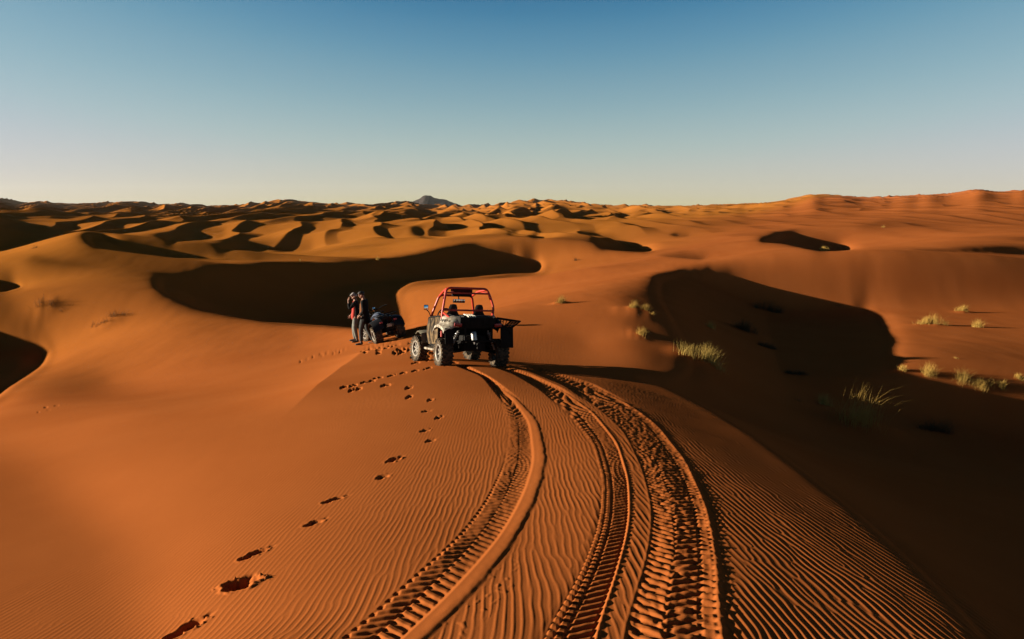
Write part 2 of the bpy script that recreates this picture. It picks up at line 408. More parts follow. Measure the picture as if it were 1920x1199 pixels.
# right track: two passes over each other, churned
t, ss, w, fd = track_frame('right')
P = .092
q1 = lug(ss / P + 2.6 * t + .10 * n1, .22) * bump(t, .02, .37, .03)
q2 = lug(ss / P * .93 - 2.5 * t + .12 * n1 + .05 * n2, .22) * bump(t, .38, .75, .03)
q3 = lug(ss / P * 1.07 + .22 * n1, .2) * bump(t, .78, .93, .03)
pits = np.clip(-n2 - .12, 0, 1) * 2
dz = bump(t, 0, .95, .04) * -.008 + q1 * .011 + q2 * .012 + q3 * .012 - pits * .007 * bump(t, .03, .75, .05) + np.exp(-((t - .97) / .06) ** 2) * (.005 + .012 * tri(ss / P) * (.6 + .8 * abs(n2))) + (.004 * n1 + .007 * n2) * bump(t, 0, 1, .04) + np.exp(-((t + .01) / .04) ** 2) * .003
on = bump(t, -.05, 1.06, .04) * fd; TRK_ON = np.maximum(TRK_ON, on); DZ = DZ * (1 - on) + dz * fd * bump(t, -.1, 1.15, .06)

# ------------------------------------------------------------------ footprints: u, v, length, width, depth, heading
PRINTS = [(345,1182,.30,.13,.05,28),(452,1097,.25,.24,.10,10),(475,1040,.30,.12,.035,32),(588,981,.25,.13,.022,20),(624,938,.30,.11,.040,30),(717,895,.25,.13,.022,15),(738,863,.33,.14,.055,20),
 (806,827,.26,.13,.022,20),(797,808,.27,.13,.022,25),(823,783,.28,.12,.035,10),(800,771,.27,.12,.022,20),(806,752,.28,.12,.03,10),(767,747,.28,.12,.03,20),(767,733,.28,.12,.03,10),(724,731,.28,.12,.03,20),
 (645,738,.2,.10,.02,20),(662,735,.2,.10,.02,20),(683,729,.2,.1,.02,20),(697,726,.2,.1,.025,10),(712,719,.2,.1,.02,20),(735,714,.2,.1,.02,15),(757,708,.2,.1,.02,10),(780,703,.2,.1,.02,10),(802,698,.2,.1,.02,10),(660,741,.2,.1,.02,10),(672,739,.2,.1,.02,10),
 (568,677,.3,.13,.03,10),(592,668,.3,.13,.03,10),(608,665,.3,.13,.03,10),(628,661,.3,.13,.03,10),(640,659,.3,.13,.03,10),(100,762,.35,.14,.03,30),(88,770,.3,.12,.02,30)]
for k in range(46):                                             # trampled patch by the vehicles
    uu = rng.uniform(690, 860); vv = 650 + (uu - 690) * .17 + rng.normal(0, 10)
    PRINTS.append((uu, min(max(vv, 643), 690), rng.uniform(.2, .32), rng.uniform(.1, .15), rng.uniform(.008, .022), rng.uniform(-20, 60)))
for (u_, v_, L, W, dep, hd) in PRINTS:
    cx, cy, _ = ground_at(u_, v_)
    L *= .70; W *= .78; dep *= 1 - .4 * float(sstep(9, 15, cy))
    L2 = max(L, 1.2 * 7.5e-4 * cy * cy * 2)
    k = (abs(x - cx) < .6 + L2) & (abs(y - cy) < .6 + L2)
    if not k.any(): continue
    hd += rng.uniform(-9, 9); c_, s_ = math.cos(R(hd)), math.sin(R(hd))
    jx, jy = rng.uniform(0, 50, 2)
    e1 = perlin(x[k] * 16 + jx, y[k] * 16 + jy); e2 = perlin(x[k] * 42 + jy, y[k] * 42 + jx)
    lx = ((x[k] - cx) * s_ + (y[k] - cy) * c_) / (L2 / 2); ly = ((x[k] - cx) * c_ - (y[k] - cy) * s_) / (W / 2)
    lx = lx + .16 * e1; ly = ly + .22 * e1 + .10 * e2
    heel = np.sqrt(((lx + .52) / .44) ** 2 + (ly / .78) ** 2); ball = np.sqrt(((lx - .32) / .62) ** 2 + ((ly + .08) / 1.0) ** 2)
    r = np.minimum(heel, ball)
    soft_ = rng.uniform(.25, .45)
    d = -dep * ((1 - sstep(1 - soft_, 1.08, heel)) * 1.15 + (1 - sstep(1 - soft_, 1.05, ball)) * rng.uniform(.45, .8)).clip(0, 1.2) * (1 + .4 * e2)
    d += dep * .09 * np.exp(-((r - 1.25) / .18) ** 2) * (1 + 1.2 * e1) + dep * .55 * np.clip(e2 - .22, 0, 1) * (r > .9) * np.exp(-((r - 1.3) / .35) ** 2) * (lx > -.2)
    d -= dep * .28 * np.exp(-(((lx - 1.2) / .35) ** 2 + ((ly - .05) / .30) ** 2))            # toe drag
    keep = sstep(.85, 1.15, r)
    DZ[k] = DZ[k] * keep + d
ZF[near] += DZ

# low hummocks of blown sand caught by the grass, with a tail downwind
for (u_, v_, w_, h_) in [(1205,586,1.5,.14),(1200,628,.8,.09),(1318,678,1.6,.16),(1050,569,.6,.10),(1748,610,1.5,.10),(1806,586,.9,.12),(1620,800,2.2,.25),(85,578,1.8,.16),(205,606,1.4,.10),(1400,622,1.6,.15),(1440,582,1.6,.15)]:
    cx, cy, _ = ground_at(u_, v_)
    k = (abs(FX - cx) < w_ * 4) & (abs(FY - cy) < w_ * 4)
    ex = (FX[k] - cx) / np.where(FX[k] > cx, w_ * .65, w_ * .75); ey = (FY[k] - cy) / (w_ * .5)
    ZF[k] += h_ * np.exp(-.5 * (ex ** 2 + ey ** 2) * 4) * (1 + .5 * perlin(FX[k] * 4 / w_, FY[k] * 4 / w_))

def grid_mesh(name, X, Y, Z):
    r, c = X.shape
    me = bpy.data.meshes.new(name)
    me.vertices.add(r * c)
    me.vertices.foreach_set('co', np.stack([X, Y, Z], -1).astype(np.float32).ravel())
    i = np.arange(r * c).reshape(r, c)
    q = np.stack([i[:-1, :-1], i[:-1, 1:], i[1:, 1:], i[1:, :-1]], -1).reshape(-1, 4).astype(np.int32)
    me.loops.add(q.size); me.loops.foreach_set('vertex_index', q.ravel())
    me.polygons.add(len(q)); me.polygons.foreach_set('loop_start', np.arange(0, q.size, 4, dtype=np.int32))
    me.polygons.foreach_set('use_smooth', np.ones(len(q), bool))
    me.update(calc_edges=True)
    return me

# ------------------------------------------------------------------ materials
MATS = {}
def mat(name, col, rough=.8, metal=0., spec=.3, noise=None, bump_=None):
    """principled material with a little procedural colour variation and grain"""
    if name in MATS: return MATS[name]
    m = bpy.data.materials.new(name); m.use_nodes = True; MATS[name] = m
    nt = m.node_tree; b = nt.nodes['Principled BSDF']
    b.inputs['Roughness'].default_value = rough; b.inputs['Metallic'].default_value = metal; b.inputs['Specular IOR Level'].default_value = spec
    b.inputs['Base Color'].default_value = (*col, 1)
    tc = nt.nodes.new('ShaderNodeTexCoord')
    if noise:
        sc, amt, col2 = noise
        n = nt.nodes.new('ShaderNodeTexNoise'); n.inputs['Scale'].default_value = sc; n.inputs['Detail'].default_value = 5
        nt.links.new(tc.outputs['Object'], n.inputs['Vector'])
        r_ = nt.nodes.new('ShaderNodeValToRGB'); r_.color_ramp.elements[0].position = .5 - amt; r_.color_ramp.elements[1].position = .5 + amt
        r_.color_ramp.elements[0].color = (*col, 1); r_.color_ramp.elements[1].color = (*col2, 1)
        nt.links.new(n.outputs[0], r_.inputs[0]); nt.links.new(r_.outputs[0], b.inputs['Base Color'])
    if bump_:
        sc, st, dist = bump_
        n = nt.nodes.new('ShaderNodeTexNoise'); n.inputs['Scale'].default_value = sc; n.inputs['Detail'].default_value = 4
        nt.links.new(tc.outputs['Object'], n.inputs['Vector'])
        bp = nt.nodes.new('ShaderNodeBump'); bp.inputs['Strength'].default_value = st; bp.inputs['Distance'].default_value = dist
        nt.links.new(n.outputs[0], bp.inputs['Height']); nt.links.new(bp.outputs[0], b.inputs['Normal'])
    return m
def sand_material():
    m = bpy.data.materials.new('sand'); m.use_nodes = True; nt = m.node_tree; b = nt.nodes['Principled BSDF']
    b.inputs['Roughness'].default_value = 1; b.inputs['Specular IOR Level'].default_value = 0
    tc = nt.nodes.new('ShaderNodeTexCoord')
    n = nt.nodes.new('ShaderNodeTexNoise'); n.inputs['Scale'].default_value = .35; n.inputs['Detail'].default_value = 6
    nt.links.new(tc.outputs['Object'], n.inputs['Vector'])
    r_ = nt.nodes.new('ShaderNodeValToRGB'); e = r_.color_ramp.elements
    e[0].position, e[1].position = .3, .72
    e[0].color = (.300, .081, .0190, 1); e[1].color = (.338, .096, .0240, 1)
    nt.links.new(n.outputs[0], r_.inputs[0])
    sx = nt.nodes.new('ShaderNodeSeparateXYZ'); nt.links.new(tc.outputs['Object'], sx.inputs[0])
    mr = nt.nodes.new('ShaderNodeMapRange'); mr.inputs[1].default_value = 45; mr.inputs[2].default_value = 130
    ma = nt.nodes.new('ShaderNodeMath'); ma.operation = 'MULTIPLY_ADD'; ma.inputs[1].default_value = -2.2
    nt.links.new(sx.outputs[0], ma.inputs[0]); nt.links.new(sx.outputs[1], ma.inputs[2]); nt.links.new(ma.outputs[0], mr.inputs[0])
    gold = nt.nodes.new('ShaderNodeMix'); gold.data_type = 'RGBA'; gold.inputs[7].default_value = (.32, .108, .0175, 1)
    nt.links.new(mr.outputs[0], gold.inputs[0]); nt.links.new(r_.outputs[0], gold.inputs[6])
    g = nt.nodes.new('ShaderNodeTexNoise'); g.inputs['Scale'].default_value = 260; g.inputs['Detail'].default_value = 3
    nt.links.new(tc.outputs['Object'], g.inputs['Vector'])
    mx = nt.nodes.new('ShaderNodeMix'); mx.data_type = 'RGBA'; mx.blend_type = 'MULTIPLY'; mx.inputs[0].default_value = .5
    g2 = nt.nodes.new('ShaderNodeValToRGB'); g2.color_ramp.elements[0].position, g2.color_ramp.elements[1].position = .3, .7
    g2.color_ramp.elements[0].color = (.62, .62, .62, 1); g2.color_ramp.elements[1].color = (1.2, 1.2, 1.2, 1)
    nt.links.new(g.outputs[0], g2.inputs[0])
    nt.links.new(gold.outputs[2], mx.inputs[6]); nt.links.new(g2.outputs[0], mx.inputs[7])
    nt.links.new(mx.outputs[2], b.inputs['Base Color'])
    bp = nt.nodes.new('ShaderNodeBump'); bp.inputs['Strength'].default_value = .35; bp.inputs['Distance'].default_value = .0012
    nt.links.new(g.outputs[0], bp.inputs['Height']); nt.links.new(bp.outputs[0], b.inputs['Normal'])
    return m
SAND = sand_material()
me = grid_mesh('dunes', FX, FY, ZF); me.materials.append(SAND)
dunes = bpy.data.objects.new('dunes', me); COL.objects.link(dunes); dunes['kind'] = 'structure'
# ------------------------------------------------------------------ mesh building blocks
def link(name, bm, m, parent=None, smooth_=True, mw=None):
    me = bpy.data.meshes.new(name)
    bmesh.ops.recalc_face_normals(bm, faces=bm.faces[:])
    bm.to_mesh(me); bm.free()
    me.polygons.foreach_set('use_smooth', [smooth_] * len(me.polygons))
    for q in (m if isinstance(m, (list, tuple)) else [m]): me.materials.append(q)
    if smooth_: me.set_sharp_from_angle(angle=R(38))
    o = bpy.data.objects.new(name, me); COL.objects.link(o)
    if parent: o.parent = parent
    return o
def thing(name, label, cat, loc=(0, 0, 0), rot=(0, 0, 0), group=None):
    o = bpy.data.objects.new(name, None); COL.objects.link(o); o.empty_display_size = .2
    o.location = loc; o.rotation_euler = rot; o['label'] = label; o['category'] = cat
    if group: o['group'] = group
    return o
def box(bm, c, s, rot=None, bev=.012, taper=None):
    r = bmesh.ops.create_cube(bm, size=1); vs = r['verts']
    for v in vs:
        k = 1
        if taper and v.co.z > 0: k = taper
        v.co = Vector((v.co.x * s[0] * k, v.co.y * s[1] * k, v.co.z * s[2]))
    if bev:
        es = list({e for v in vs for e in v.link_edges})
        g = bmesh.ops.bevel(bm, geom=es, offset=min(bev, min(s) * .45), segments=2, profile=.6, affect='EDGES')
        vs = list({v for f in g['faces'] for v in f.verts} | {v for v in vs if v.is_valid})
    M = Matrix.Translation(c) @ (Euler(rot).to_matrix().to_4x4() if rot else Matrix())
    bmesh.ops.transform(bm, matrix=M, verts=vs)
    return vs
def tube(bm, pts, r, seg=8, round_=0, cap=True):
    P = [Vector(p) for p in pts]
    if round_:                                      # round the corners of the bent tube
        Q = [P[0]]
        for i in range(1, len(P) - 1):
            a = (P[i - 1] - P[i]); b = (P[i + 1] - P[i]); d = min(round_, a.length * .45, b.length * .45)
            A_, B_ = P[i] + a.normalized() * d, P[i] + b.normalized() * d
            for k in range(5):
                t = k / 4; Q.append(A_ * (1 - t) ** 2 + P[i] * 2 * t * (1 - t) + B_ * t * t)
        Q.append(P[-1]); P = Q
    rs = r if isinstance(r, (list, tuple)) else [r] * len(P)
    if len(rs) != len(P): rs = [rs[0]] * len(P)
    up = Vector((.13, .31, .94)); rings = []
    n_ = None
    for i, p in enumerate(P):
        t = ((P[min(i + 1, len(P) - 1)] - P[max(i - 1, 0)])).normalized()
        n_ = (up - t * up.dot(t)) if n_ is None else (n_ - t * n_.dot(t))
        if n_.length < 1e-4: n_ = t.orthogonal()
        n_.normalize(); b = t.cross(n_)
        rings.append([bm.verts.new(p + (n_ * math.cos(2 * math.pi * k / seg) + b * math.sin(2 * math.pi * k / seg)) * rs[i]) for k in range(seg)])
    for i in range(len(rings) - 1):
        for k in range(seg):
            bm.faces.new((rings[i][k], rings[i][(k + 1) % seg], rings[i + 1][(k + 1) % seg], rings[i + 1][k]))
    if cap: bm.faces.new(rings[0][::-1]); bm.faces.new(rings[-1])
def lathe(bm, prof, seg=32, M=None):
    """profile of (radius, x) turned about the x axis"""
    rings = []
    for (r_, h) in prof:
        if r_ < 1e-5: rings.append([bm.verts.new((h, 0, 0))])
        else: rings.append([bm.verts.new((h, r_ * math.cos(2 * math.pi * k / seg), r_ * math.sin(2 * math.pi * k / seg))) for k in range(seg)])
    for a, b in zip(rings, rings[1:]):
        for k in range(seg):
            q = [a[k % len(a)], a[(k + 1) % len(a)], b[(k + 1) % len(b)], b[k % len(b)]]
            u_ = []
            for v in q:
                if v not in u_: u_.append(v)
            if len(u_) > 2: bm.faces.new(u_)
    if M is not None: bmesh.ops.transform(bm, matrix=M, verts=[v for r_ in rings for v in r_])
def prism(bm, outline, x0, x1, bev=.01):
    """outline of (y, z) points given thickness from x0 to x1"""
    a = [bm.verts.new((x0, p[0], p[1])) for p in outline]; b = [bm.verts.new((x1, p[0], p[1])) for p in outline]
    n_ = len(a); fs = [bm.faces.new(a), bm.faces.new(b[::-1])]
    for i in range(n_): fs.append(bm.faces.new((a[i], b[i], b[(i + 1) % n_], a[(i + 1) % n_])))
    if bev: bmesh.ops.bevel(bm, geom=list({e for f in fs for e in f.edges}), offset=bev, segments=2, profile=.6, affect='EDGES')
def sheet(bm, rows, th):
    """a thin shell through rows of points"""
    g = [[bm.verts.new(p) for p in r_] for r_ in rows]; fs = []
    for i in range(len(g) - 1):
        for j in range(len(g[0]) - 1): fs.append(bm.faces.new((g[i][j], g[i][j + 1], g[i + 1][j + 1], g[i + 1][j])))
    bmesh.ops.recalc_face_normals(bm, faces=fs)
    bmesh.ops.solidify(bm, geom=fs, thickness=th)

M_black = mat('black_plastic', (.006, .0055, .005), .75, 0, .10, (9, .18, (.014, .011, .009)), (60, .3, .002))
M_tyre = mat('dusty_rubber', (.016, .014, .012), .9, 0, .15, (14, .15, (.10, .068, .04)), (50, .4, .003))
M_rim = mat('cast_aluminium', (.22, .20, .17), .55, .4, .3, (16, .2, (.09, .065, .045)))
M_red = mat('red_tube_paint', (.42, .026, .012), .42, 0, .35, (6, .2, (.30, .03, .016)))
M_cream = mat('cream_bodywork', (.36, .32, .25), .5, 0, .3, (9, .14, (.13, .09, .055)))
M_steel = mat('dull_steel', (.34, .33, .32), .4, .8, .5, (20, .2, (.2, .17, .14)))
M_seat = mat('seat_vinyl', (.009, .008, .008), .75, 0, .15, (25, .2, (.017, .014, .012)))
M_net = mat('tan_side_panel', (.13, .085, .042), .85, 0, .1, (6, .10, (.028, .02, .014)))
M_lens = mat('red_lens', (.24, .008, .007), .3, 0, .5)
M_mirror = mat('mirror_glass', (.85, .88, .9), .04, 1., .5)
M_olive = mat('dusty_grey_fender', (.10, .095, .065), .7, 0, .2, (8, .2, (.17, .125, .08)))
M_navy = mat('dark_blue_bodywork', (.007, .008, .011), .4, 0, .3, (10, .2, (.014, .013, .014)))

def make_wheel(parent, name, r_, w_, side, seed, spokes=7, lugs=22):
    """tyre with paddle lugs, dished rim with spokes; outer face towards side (-1 left, +1 right)"""
    rg = random.Random(seed)
    hub = bmesh.new(); lathe(hub, [(0, w_ * .34), (.045, w_ * .34), (.055, w_ * .28), (.055, -w_ * .3), (0, -w_ * .3)], 16)
    h = link(name, hub, M_steel, parent)
    bm = bmesh.new(); q = r_ * .56
    lathe(bm, [(q, -w_ * .40), (q + .03, -w_ * .47), (r_ * .84, -w_ * .50), (r_ * .93, -w_ * .46), (r_ * .965, -w_ * .32), (r_ * .975, 0), (r_ * .965, w_ * .32), (r_ * .93, w_ * .46), (r_ * .84, w_ * .50), (q + .03, w_ * .47), (q, w_ * .40), (q, -w_ * .40)], 44)
    for k in range(lugs):
        for s_ in (-1, 1):
            a = 2 * math.pi * (k + (.25 if s_ > 0 else -.25)) / lugs
            M = Matrix.Rotation(a, 4, 'X')
            vs = box(bm, (0, 0, 0), (w_ * .46, .034, .035), (0, 0, s_ * .42), .006)
            bmesh.ops.transform(bm, matrix=M @ Matrix.Translation((s_ * w_ * .245, 0, r_ * .972)), verts=vs)
            vs = box(bm, (0, 0, 0), (.022, .040, .07), None, .006)
            bmesh.ops.transform(bm, matrix=M @ Matrix.Translation((s_ * w_ * .475, 0, r_ * .905)), verts=vs)
    link('tyre', bm, M_tyre, h)
    bm = bmesh.new(); o = side * w_ * .5
    lathe(bm, [(q + .004, -side * w_ * .38), (q - .015, 0), (q - .015, o * .55), (q + .016, o * .86), (q + .022, o * .93), (q + .004, o * .97), (q - .014, o * .90), (q - .03, o * .62)], 40)
    lathe(bm, [(0, o * .72), (.035, o * .72), (.05, o * .60), (.058, o * .42), (0, o * .40)], 20)
    for k in range(spokes):
        a = 2 * math.pi * k / spokes
        vs = box(bm, (0, 0, 0), (.022, .038, q - .03), None, .006)
        bmesh.ops.transform(bm, matrix=Matrix.Rotation(a, 4, 'X') @ Matrix.Translation((o * .56, 0, (q + .02) / 2)), verts=vs)
    link('rim', bm, M_rim, h)
    return h

def stand_on_ground(o, pts, yaw):
    """seat a vehicle on the sand: heights under its contact points give pitch and roll"""
    c, s = math.cos(yaw), math.sin(yaw)
    rows = []
    for (px, py) in pts:
        wx_, wy_ = o.location.x + c * px - s * py, o.location.y + s * px + c * py
        rows.append((px, py, ground_z(wx_, wy_)))
    A_ = np.array([[p[0], p[1], 1] for p in rows]); b_ = np.array([p[2] for p in rows])
    gx, gy, z0 = np.linalg.lstsq(A_, b_, rcond=None)[0]
    o.location.z = z0
    o.rotation_mode = 'QUATERNION'
    n_ = Vector((-gx, -gy, 1)).normalized(); f = (Vector((0, 1, 0)) - n_ * n_.y).normalized(); r_ = f.cross(n_)
    Mv = Matrix((r_, f, n_)).transposed()
    o.rotation_quaternion = (Matrix.Rotation(yaw, 3, 'Z') @ Mv).to_quaternion()

# ------------------------------------------------------------------ the side-by-side buggy (x right, y forward, z up; origin under the rear axle)
YAW = R(22.5)
gx_, gy_, gz_ = ground_at(883, 685)
k_ = gy_ / 15.9                                     # keep its size in the picture wherever the sand lies
bug = thing('dune_buggy', 'open off-road buggy with red roll cage and cream rear panel, parked on the tracks', 'buggy', (gx_, gy_ + .1, gz_))
stand_on_ground(bug, [(-.65, 0), (.65, 0), (-.6, 1.85), (.6, 1.85)], YAW)
bug.scale = (k_, k_, k_)
for (xs, yv, rr, ww, sd) in ((-1, 0, .31, .27, 1), (1, 0, .31, .27, 2), (-1, 1.85, .305, .21, 3), (1, 1.85, .305, .21, 4)):
    w_ = make_wheel(bug, 'wheel', rr, ww, xs, sd)
    w_.location = (xs * (.78 - ww / 2), yv, rr - .03); w_.rotation_euler = (random.Random(sd).uniform(0, 6), 0, R(8) if yv > 1 else 0)
# floor pan, nose and engine bay
bm = bmesh.new()
box(bm, (0, .98, .34), (1.02, 1.55, .07)); box(bm, (0, 1.72, .62), (.84, .52, .36), (R(-8), 0, 0), .05, .82); box(bm, (0, 1.25, .66), (1.06, .10, .5), (R(-12), 0, 0), .03)
box(bm, (0, .30, .62), (.98, .10, .55), None, .02); box(bm, (0, .98, .44), (.16, 1.1, .16), None, .03)
for s_ in (-1, 1): box(bm, (s_ * .50, .95, .43), (.06, 1.3, .16), None, .02)
link('chassis', bm, M_black, bug)
bm = bmesh.new()
box(bm, (0, .02, .50), (.50, .48, .34), None, .04); box(bm, (-.12, -.16, .46), (.20, .18, .20), None, .03); box(bm, (.18, -.1, .58), (.16, .22, .14), None, .03)
for k in range(5): box(bm, (-.12 + .0, -.265, .40 + k * .033), (.19, .02, .012), None, .003)
tube(bm, [(-.3, .1, .52), (-.1, -.2, .62), (.2, -.22, .60), (.3, .1, .5)], .025, 8, .08)
link('engine', bm, M_black, bug)
bm = bmesh.new(); lathe(bm, [(0, -.10), (.050, -.10), (.062, -.08), (.062, .10), (.045, .12), (.018, .13), (.018, .17), (.012, .17), (.012, .12)], 18, Matrix.Translation((-.07, -.33, .66)) @ Matrix.Rotation(R(82), 4, 'Y'))
tube(bm, [(-.07, -.33, .56), (-.05, -.2, .50), (.1, 0, .48)], .02, 8, .06)
link('exhaust', bm, M_steel, bug)
# suspension: a mesh per corner
for s_ in (-1, 1):
    for y_ in (0, 1.85):
        bm = bmesh.new()
        tube(bm, [(s_ * .22, y_ - .16, .34), (s_ * .60, y_, .27)], .02); tube(bm, [(s_ * .22, y_ + .16, .34), (s_ * .60, y_, .27)], .02)
        tube(bm, [(s_ * .24, y_ - .1, .48), (s_ * .58, y_, .40)], .017); tube(bm, [(s_ * .24, y_ + .12, .48), (s_ * .58, y_, .40)], .017); tube(bm, [(s_ * .15, y_, .36), (s_ * .6, y_, .31)], .022)
        link('suspension_arm', bm, M_black, bug)
        bm = bmesh.new(); a_, b_ = Vector((s_ * .52, y_ - .07, .36)), Vector((s_ * .34, y_ - .09, .78))
        tube(bm, [a_, a_.lerp(b_, .6)], .028); tube(bm, [a_.lerp(b_, .5), b_], .016)
        hel = [a_.lerp(b_, .3 + .6 * k / 72) + Vector((math.cos(k * .55), math.sin(k * .55), 0)) * .042 for k in range(73)]
        tube(bm, hel, .0075, 5)
        link('shock_absorber', bm, M_steel, bug)
# roll cage
bm = bmesh.new(); TR = .027
rear = [(-.60, .30, .62), (-.60, .30, 1.12), (-.49, .36, 1.71), (.46, .36, 1.71), (.53, .34, 1.58), (.62, .30, 1.30), (.60, .30, 1.10), (.58, .30, .62)]
front = [(-.56, 1.48, .72), (-.53, 1.34, 1.08), (-.40, 1.16, 1.56), (.40, 1.16, 1.56), (.53, 1.34, 1.08), (.56, 1.48, .72)]
tube(bm, rear, TR, 10, .10); tube(bm, front, TR, 10, .09)
for s_ in (-1, 1):
    tube(bm, [(s_ * .47, .38, 1.69), (s_ * .41, .78, 1.655), (s_ * .39, 1.17, 1.55)], TR, 10, .1)
    tube(bm, [(s_ * .50, .35, 1.60), (s_ * .44, .66, 1.655)], .018, 8)
    tube(bm, [(s_ * .58, .31, 1.16), (s_ * .52, -.12, 1.02)], .022, 8)
    tube(bm, [(s_ * .595, .30, .95), (s_ * .55, 1.38, .93)], .022, 8)
tube(bm, [(-.52, .35, 1.60), (.52, .35, 1.60)], .022, 8); tube(bm, [(-.60, .30, 1.215), (.60, .30, 1.215)], .022, 8)
tube(bm, [(-.54, 1.34, 1.06), (.54, 1.34, 1.06)], .02, 8)
for (p, q) in (((-.49, .35, 1.60), (-.585, .31, 1.42)), ((.50, .345, 1.60), (.575, .32, 1.42))): box(bm, ((p[0] + q[0]) / 2, p[1] - .01, (p[2] + q[2]) / 2), (.05, .018, .13), (0, R(25) * (1 if p[0] < 0 else -1), 0), .006)
link('roll_cage', bm, M_red, bug)
M_roof = mat('maroon_canvas', (.055, .008, .006), .85, 0, .1, (9, .2, (.03, .007, .006)), (30, .5, .006))
bm = bmesh.new(); lathe(bm, [(0, -.24), (.055, -.24), (.078, -.215), (.08, 0), (.078, .215), (.055, .24), (0, .24)], 18, Matrix.Translation((-.115, .42, 1.655)))
for x_ in (-.24, .02): lathe(bm, [(.079, x_ - .115 + .10), (.087, x_ - .115 + .105), (.087, x_ - .115 + .13), (.079, x_ - .115 + .135)], 18, Matrix.Translation((0, .42, 1.655)))
link('rolled_roof', bm, M_roof, bug)
bm = bmesh.new(); box(bm, (-.115, .40, 1.555), (.47, .07, .07), None, .02); link('speaker_bar', bm, M_black, bug)
# panoramic mirror under the front bow
bm = bmesh.new(); tube(bm, [(.06, 1.15, 1.55), (.06, 1.12, 1.47)], .014); box(bm, (.06, 1.11, 1.43), (.30, .035, .085), (R(8), 0, 0), .016)
pm = link('rear_view_mirror', bm, M_black, bug)
bm = bmesh.new()
for k in range(5): box(bm, (.06 - .112 + k * .056, 1.089 + abs(k - 2) * .003, 1.43), (.054, .008, .066), (R(8), 0, R((k - 2) * -7)), .002)
link('mirror_glass', bm, M_mirror, pm)
# seats
for x_ in (-.31, .31):
    bm = bmesh.new(); box(bm, (x_, .74, .56), (.44, .48, .14), (R(8), 0, 0), .05)
    for s_ in (-1, 1): box(bm, (x_ + s_ * .20, .74, .62), (.07, .42, .09), (R(8), 0, 0), .03)
    st = link('seat', bm, M_seat, bug)
    bm = bmesh.new()
    sheet(bm, [[(x_ + sx * wv, .50 - (z_ - .6) * .20 - abs(sx) ** 2 * -.05, z_) for sx in (-1, -.6, 0, .6, 1)] for z_, wv in ((.58, .20), (.72, .225), (.88, .225), (1.02, .20), (1.12, .15), (1.19, .105), (1.28, .10), (1.345, .07))], .09)
    link('backrest', bm, M_seat, st)
# steering wheel
bm = bmesh.new(); Ms = Matrix.Translation((-.31, 1.02, 1.10)) @ Matrix.Rotation(R(90), 4, 'Z') @ Matrix.Rotation(R(-28), 4, 'Y')
ring = [Ms @ Vector((0, .165 * math.cos(a), .165 * math.sin(a))) for a in np.linspace(0, 2 * math.pi, 33)]
tube(bm, ring, .016, 8, 0, False)
for k in range(3):
    a = 2 * math.pi * k / 3 + .5; tube(bm, [Ms @ Vector((0, 0, 0)), Ms @ Vector((0, .16 * math.cos(a), .16 * math.sin(a)))], .014, 6)
tube(bm, [Ms @ Vector((0, 0, 0)), (-.31, 1.36, .90)], .02, 8)
link('steering_wheel', bm, M_black, bug)
# dashboard
bm = bmesh.new(); box(bm, (0, 1.36, .93), (1.06, .22, .2), (R(20), 0, 0), .05); link('dashboard', bm, M_black, bug)
# rear bodywork: cream quarter panels flaring over the wheels, black load bed between
for s_ in (-1, 1):
    bm = bmesh.new()
    yy = [(-.36, .80, .86), (-.30, .86, .98), (-.12, .91, 1.07), (.10, .93, 1.10), (.30, .90, 1.12), (.42, .80, 1.10)]
    rows = []
    for (y_, zo, zi) in yy:
        rows.append([(s_ * .40, y_, zi), (s_ * .52, y_, zi - .005), (s_ * .60, y_, zi - .05), (s_ * .635, y_, zo + .03), (s_ * .70, y_, zo), (s_ * .765, y_, zo - .035), (s_ * .775, y_, zo - .085)])
    sheet(bm, rows, .018)
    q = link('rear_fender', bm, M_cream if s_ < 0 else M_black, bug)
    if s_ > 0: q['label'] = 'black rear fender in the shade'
    bm = bmesh.new()                                # printed graphics and vents on the panel
    for k in range(6): box(bm, (s_ * .640, -.19 + k * .085, .985 + .01 * (k % 2)), (.008, .045, .028 + .02 * (k % 3)), (R(24), s_ * R(-12), 0), .003)
    box(bm, (s_ * .648, .04, .925), (.008, .42, .012), (R(3), s_ * R(-12), 0), .003)
    link('panel_graphic', bm, M_black if s_ < 0 else M_steel, q)
    bm = bmesh.new(); box(bm, (s_ * .64, -.36, .66), (.19, .022, .34), (R(-8), 0, 0), .01); link('mud_flap', bm, M_black, bug)
    bm = bmesh.new(); box(bm, (s_ * .55, .42, .62), (.22, .03, .44), None, .01); link('inner_fender', bm, M_black, bug)
bm = bmesh.new()
box(bm, (0, -.06, .86), (.82, .62, .04)); box(bm, (0, -.37, .95), (.82, .04, .24), (R(6), 0, 0)); box(bm, (0, .24, .98), (.82, .04, .28))
for s_ in (-1, 1): box(bm, (s_ * .40, -.06, .97), (.035, .62, .24))
for k in range(5): box(bm, (-.28 + k * .14, -.398, .95), (.05, .016, .17), (R(6), 0, 0), .005)
link('cargo_bed', bm, M_black, bug)
bm = bmesh.new()                                    # pale tie-down straps over the load
for k in range(4):
    x_ = -.21 + k * .052; tube(bm, [(x_, -.39, 1.03), (x_ + .01, -.32, 1.09), (x_ + .02, -.1, 1.11), (x_ + .05, .1, 1.13)], .012, 6, .05)
link('cargo_strap', bm, mat('pale_webbing', (.62, .58, .48), .8), bug)
bm = bmesh.new(); box(bm, (.02, -.02, 1.0), (.62, .44, .22), None, .06); link('load_bag', bm, M_seat, bug)
for s_ in (-1, 1):
    bm = bmesh.new(); box(bm, (s_ * .46, -.400, .905), (.17, .03, .075), (R(6), s_ * R(-6), 0), .016); link('tail_light', bm, M_lens, bug)
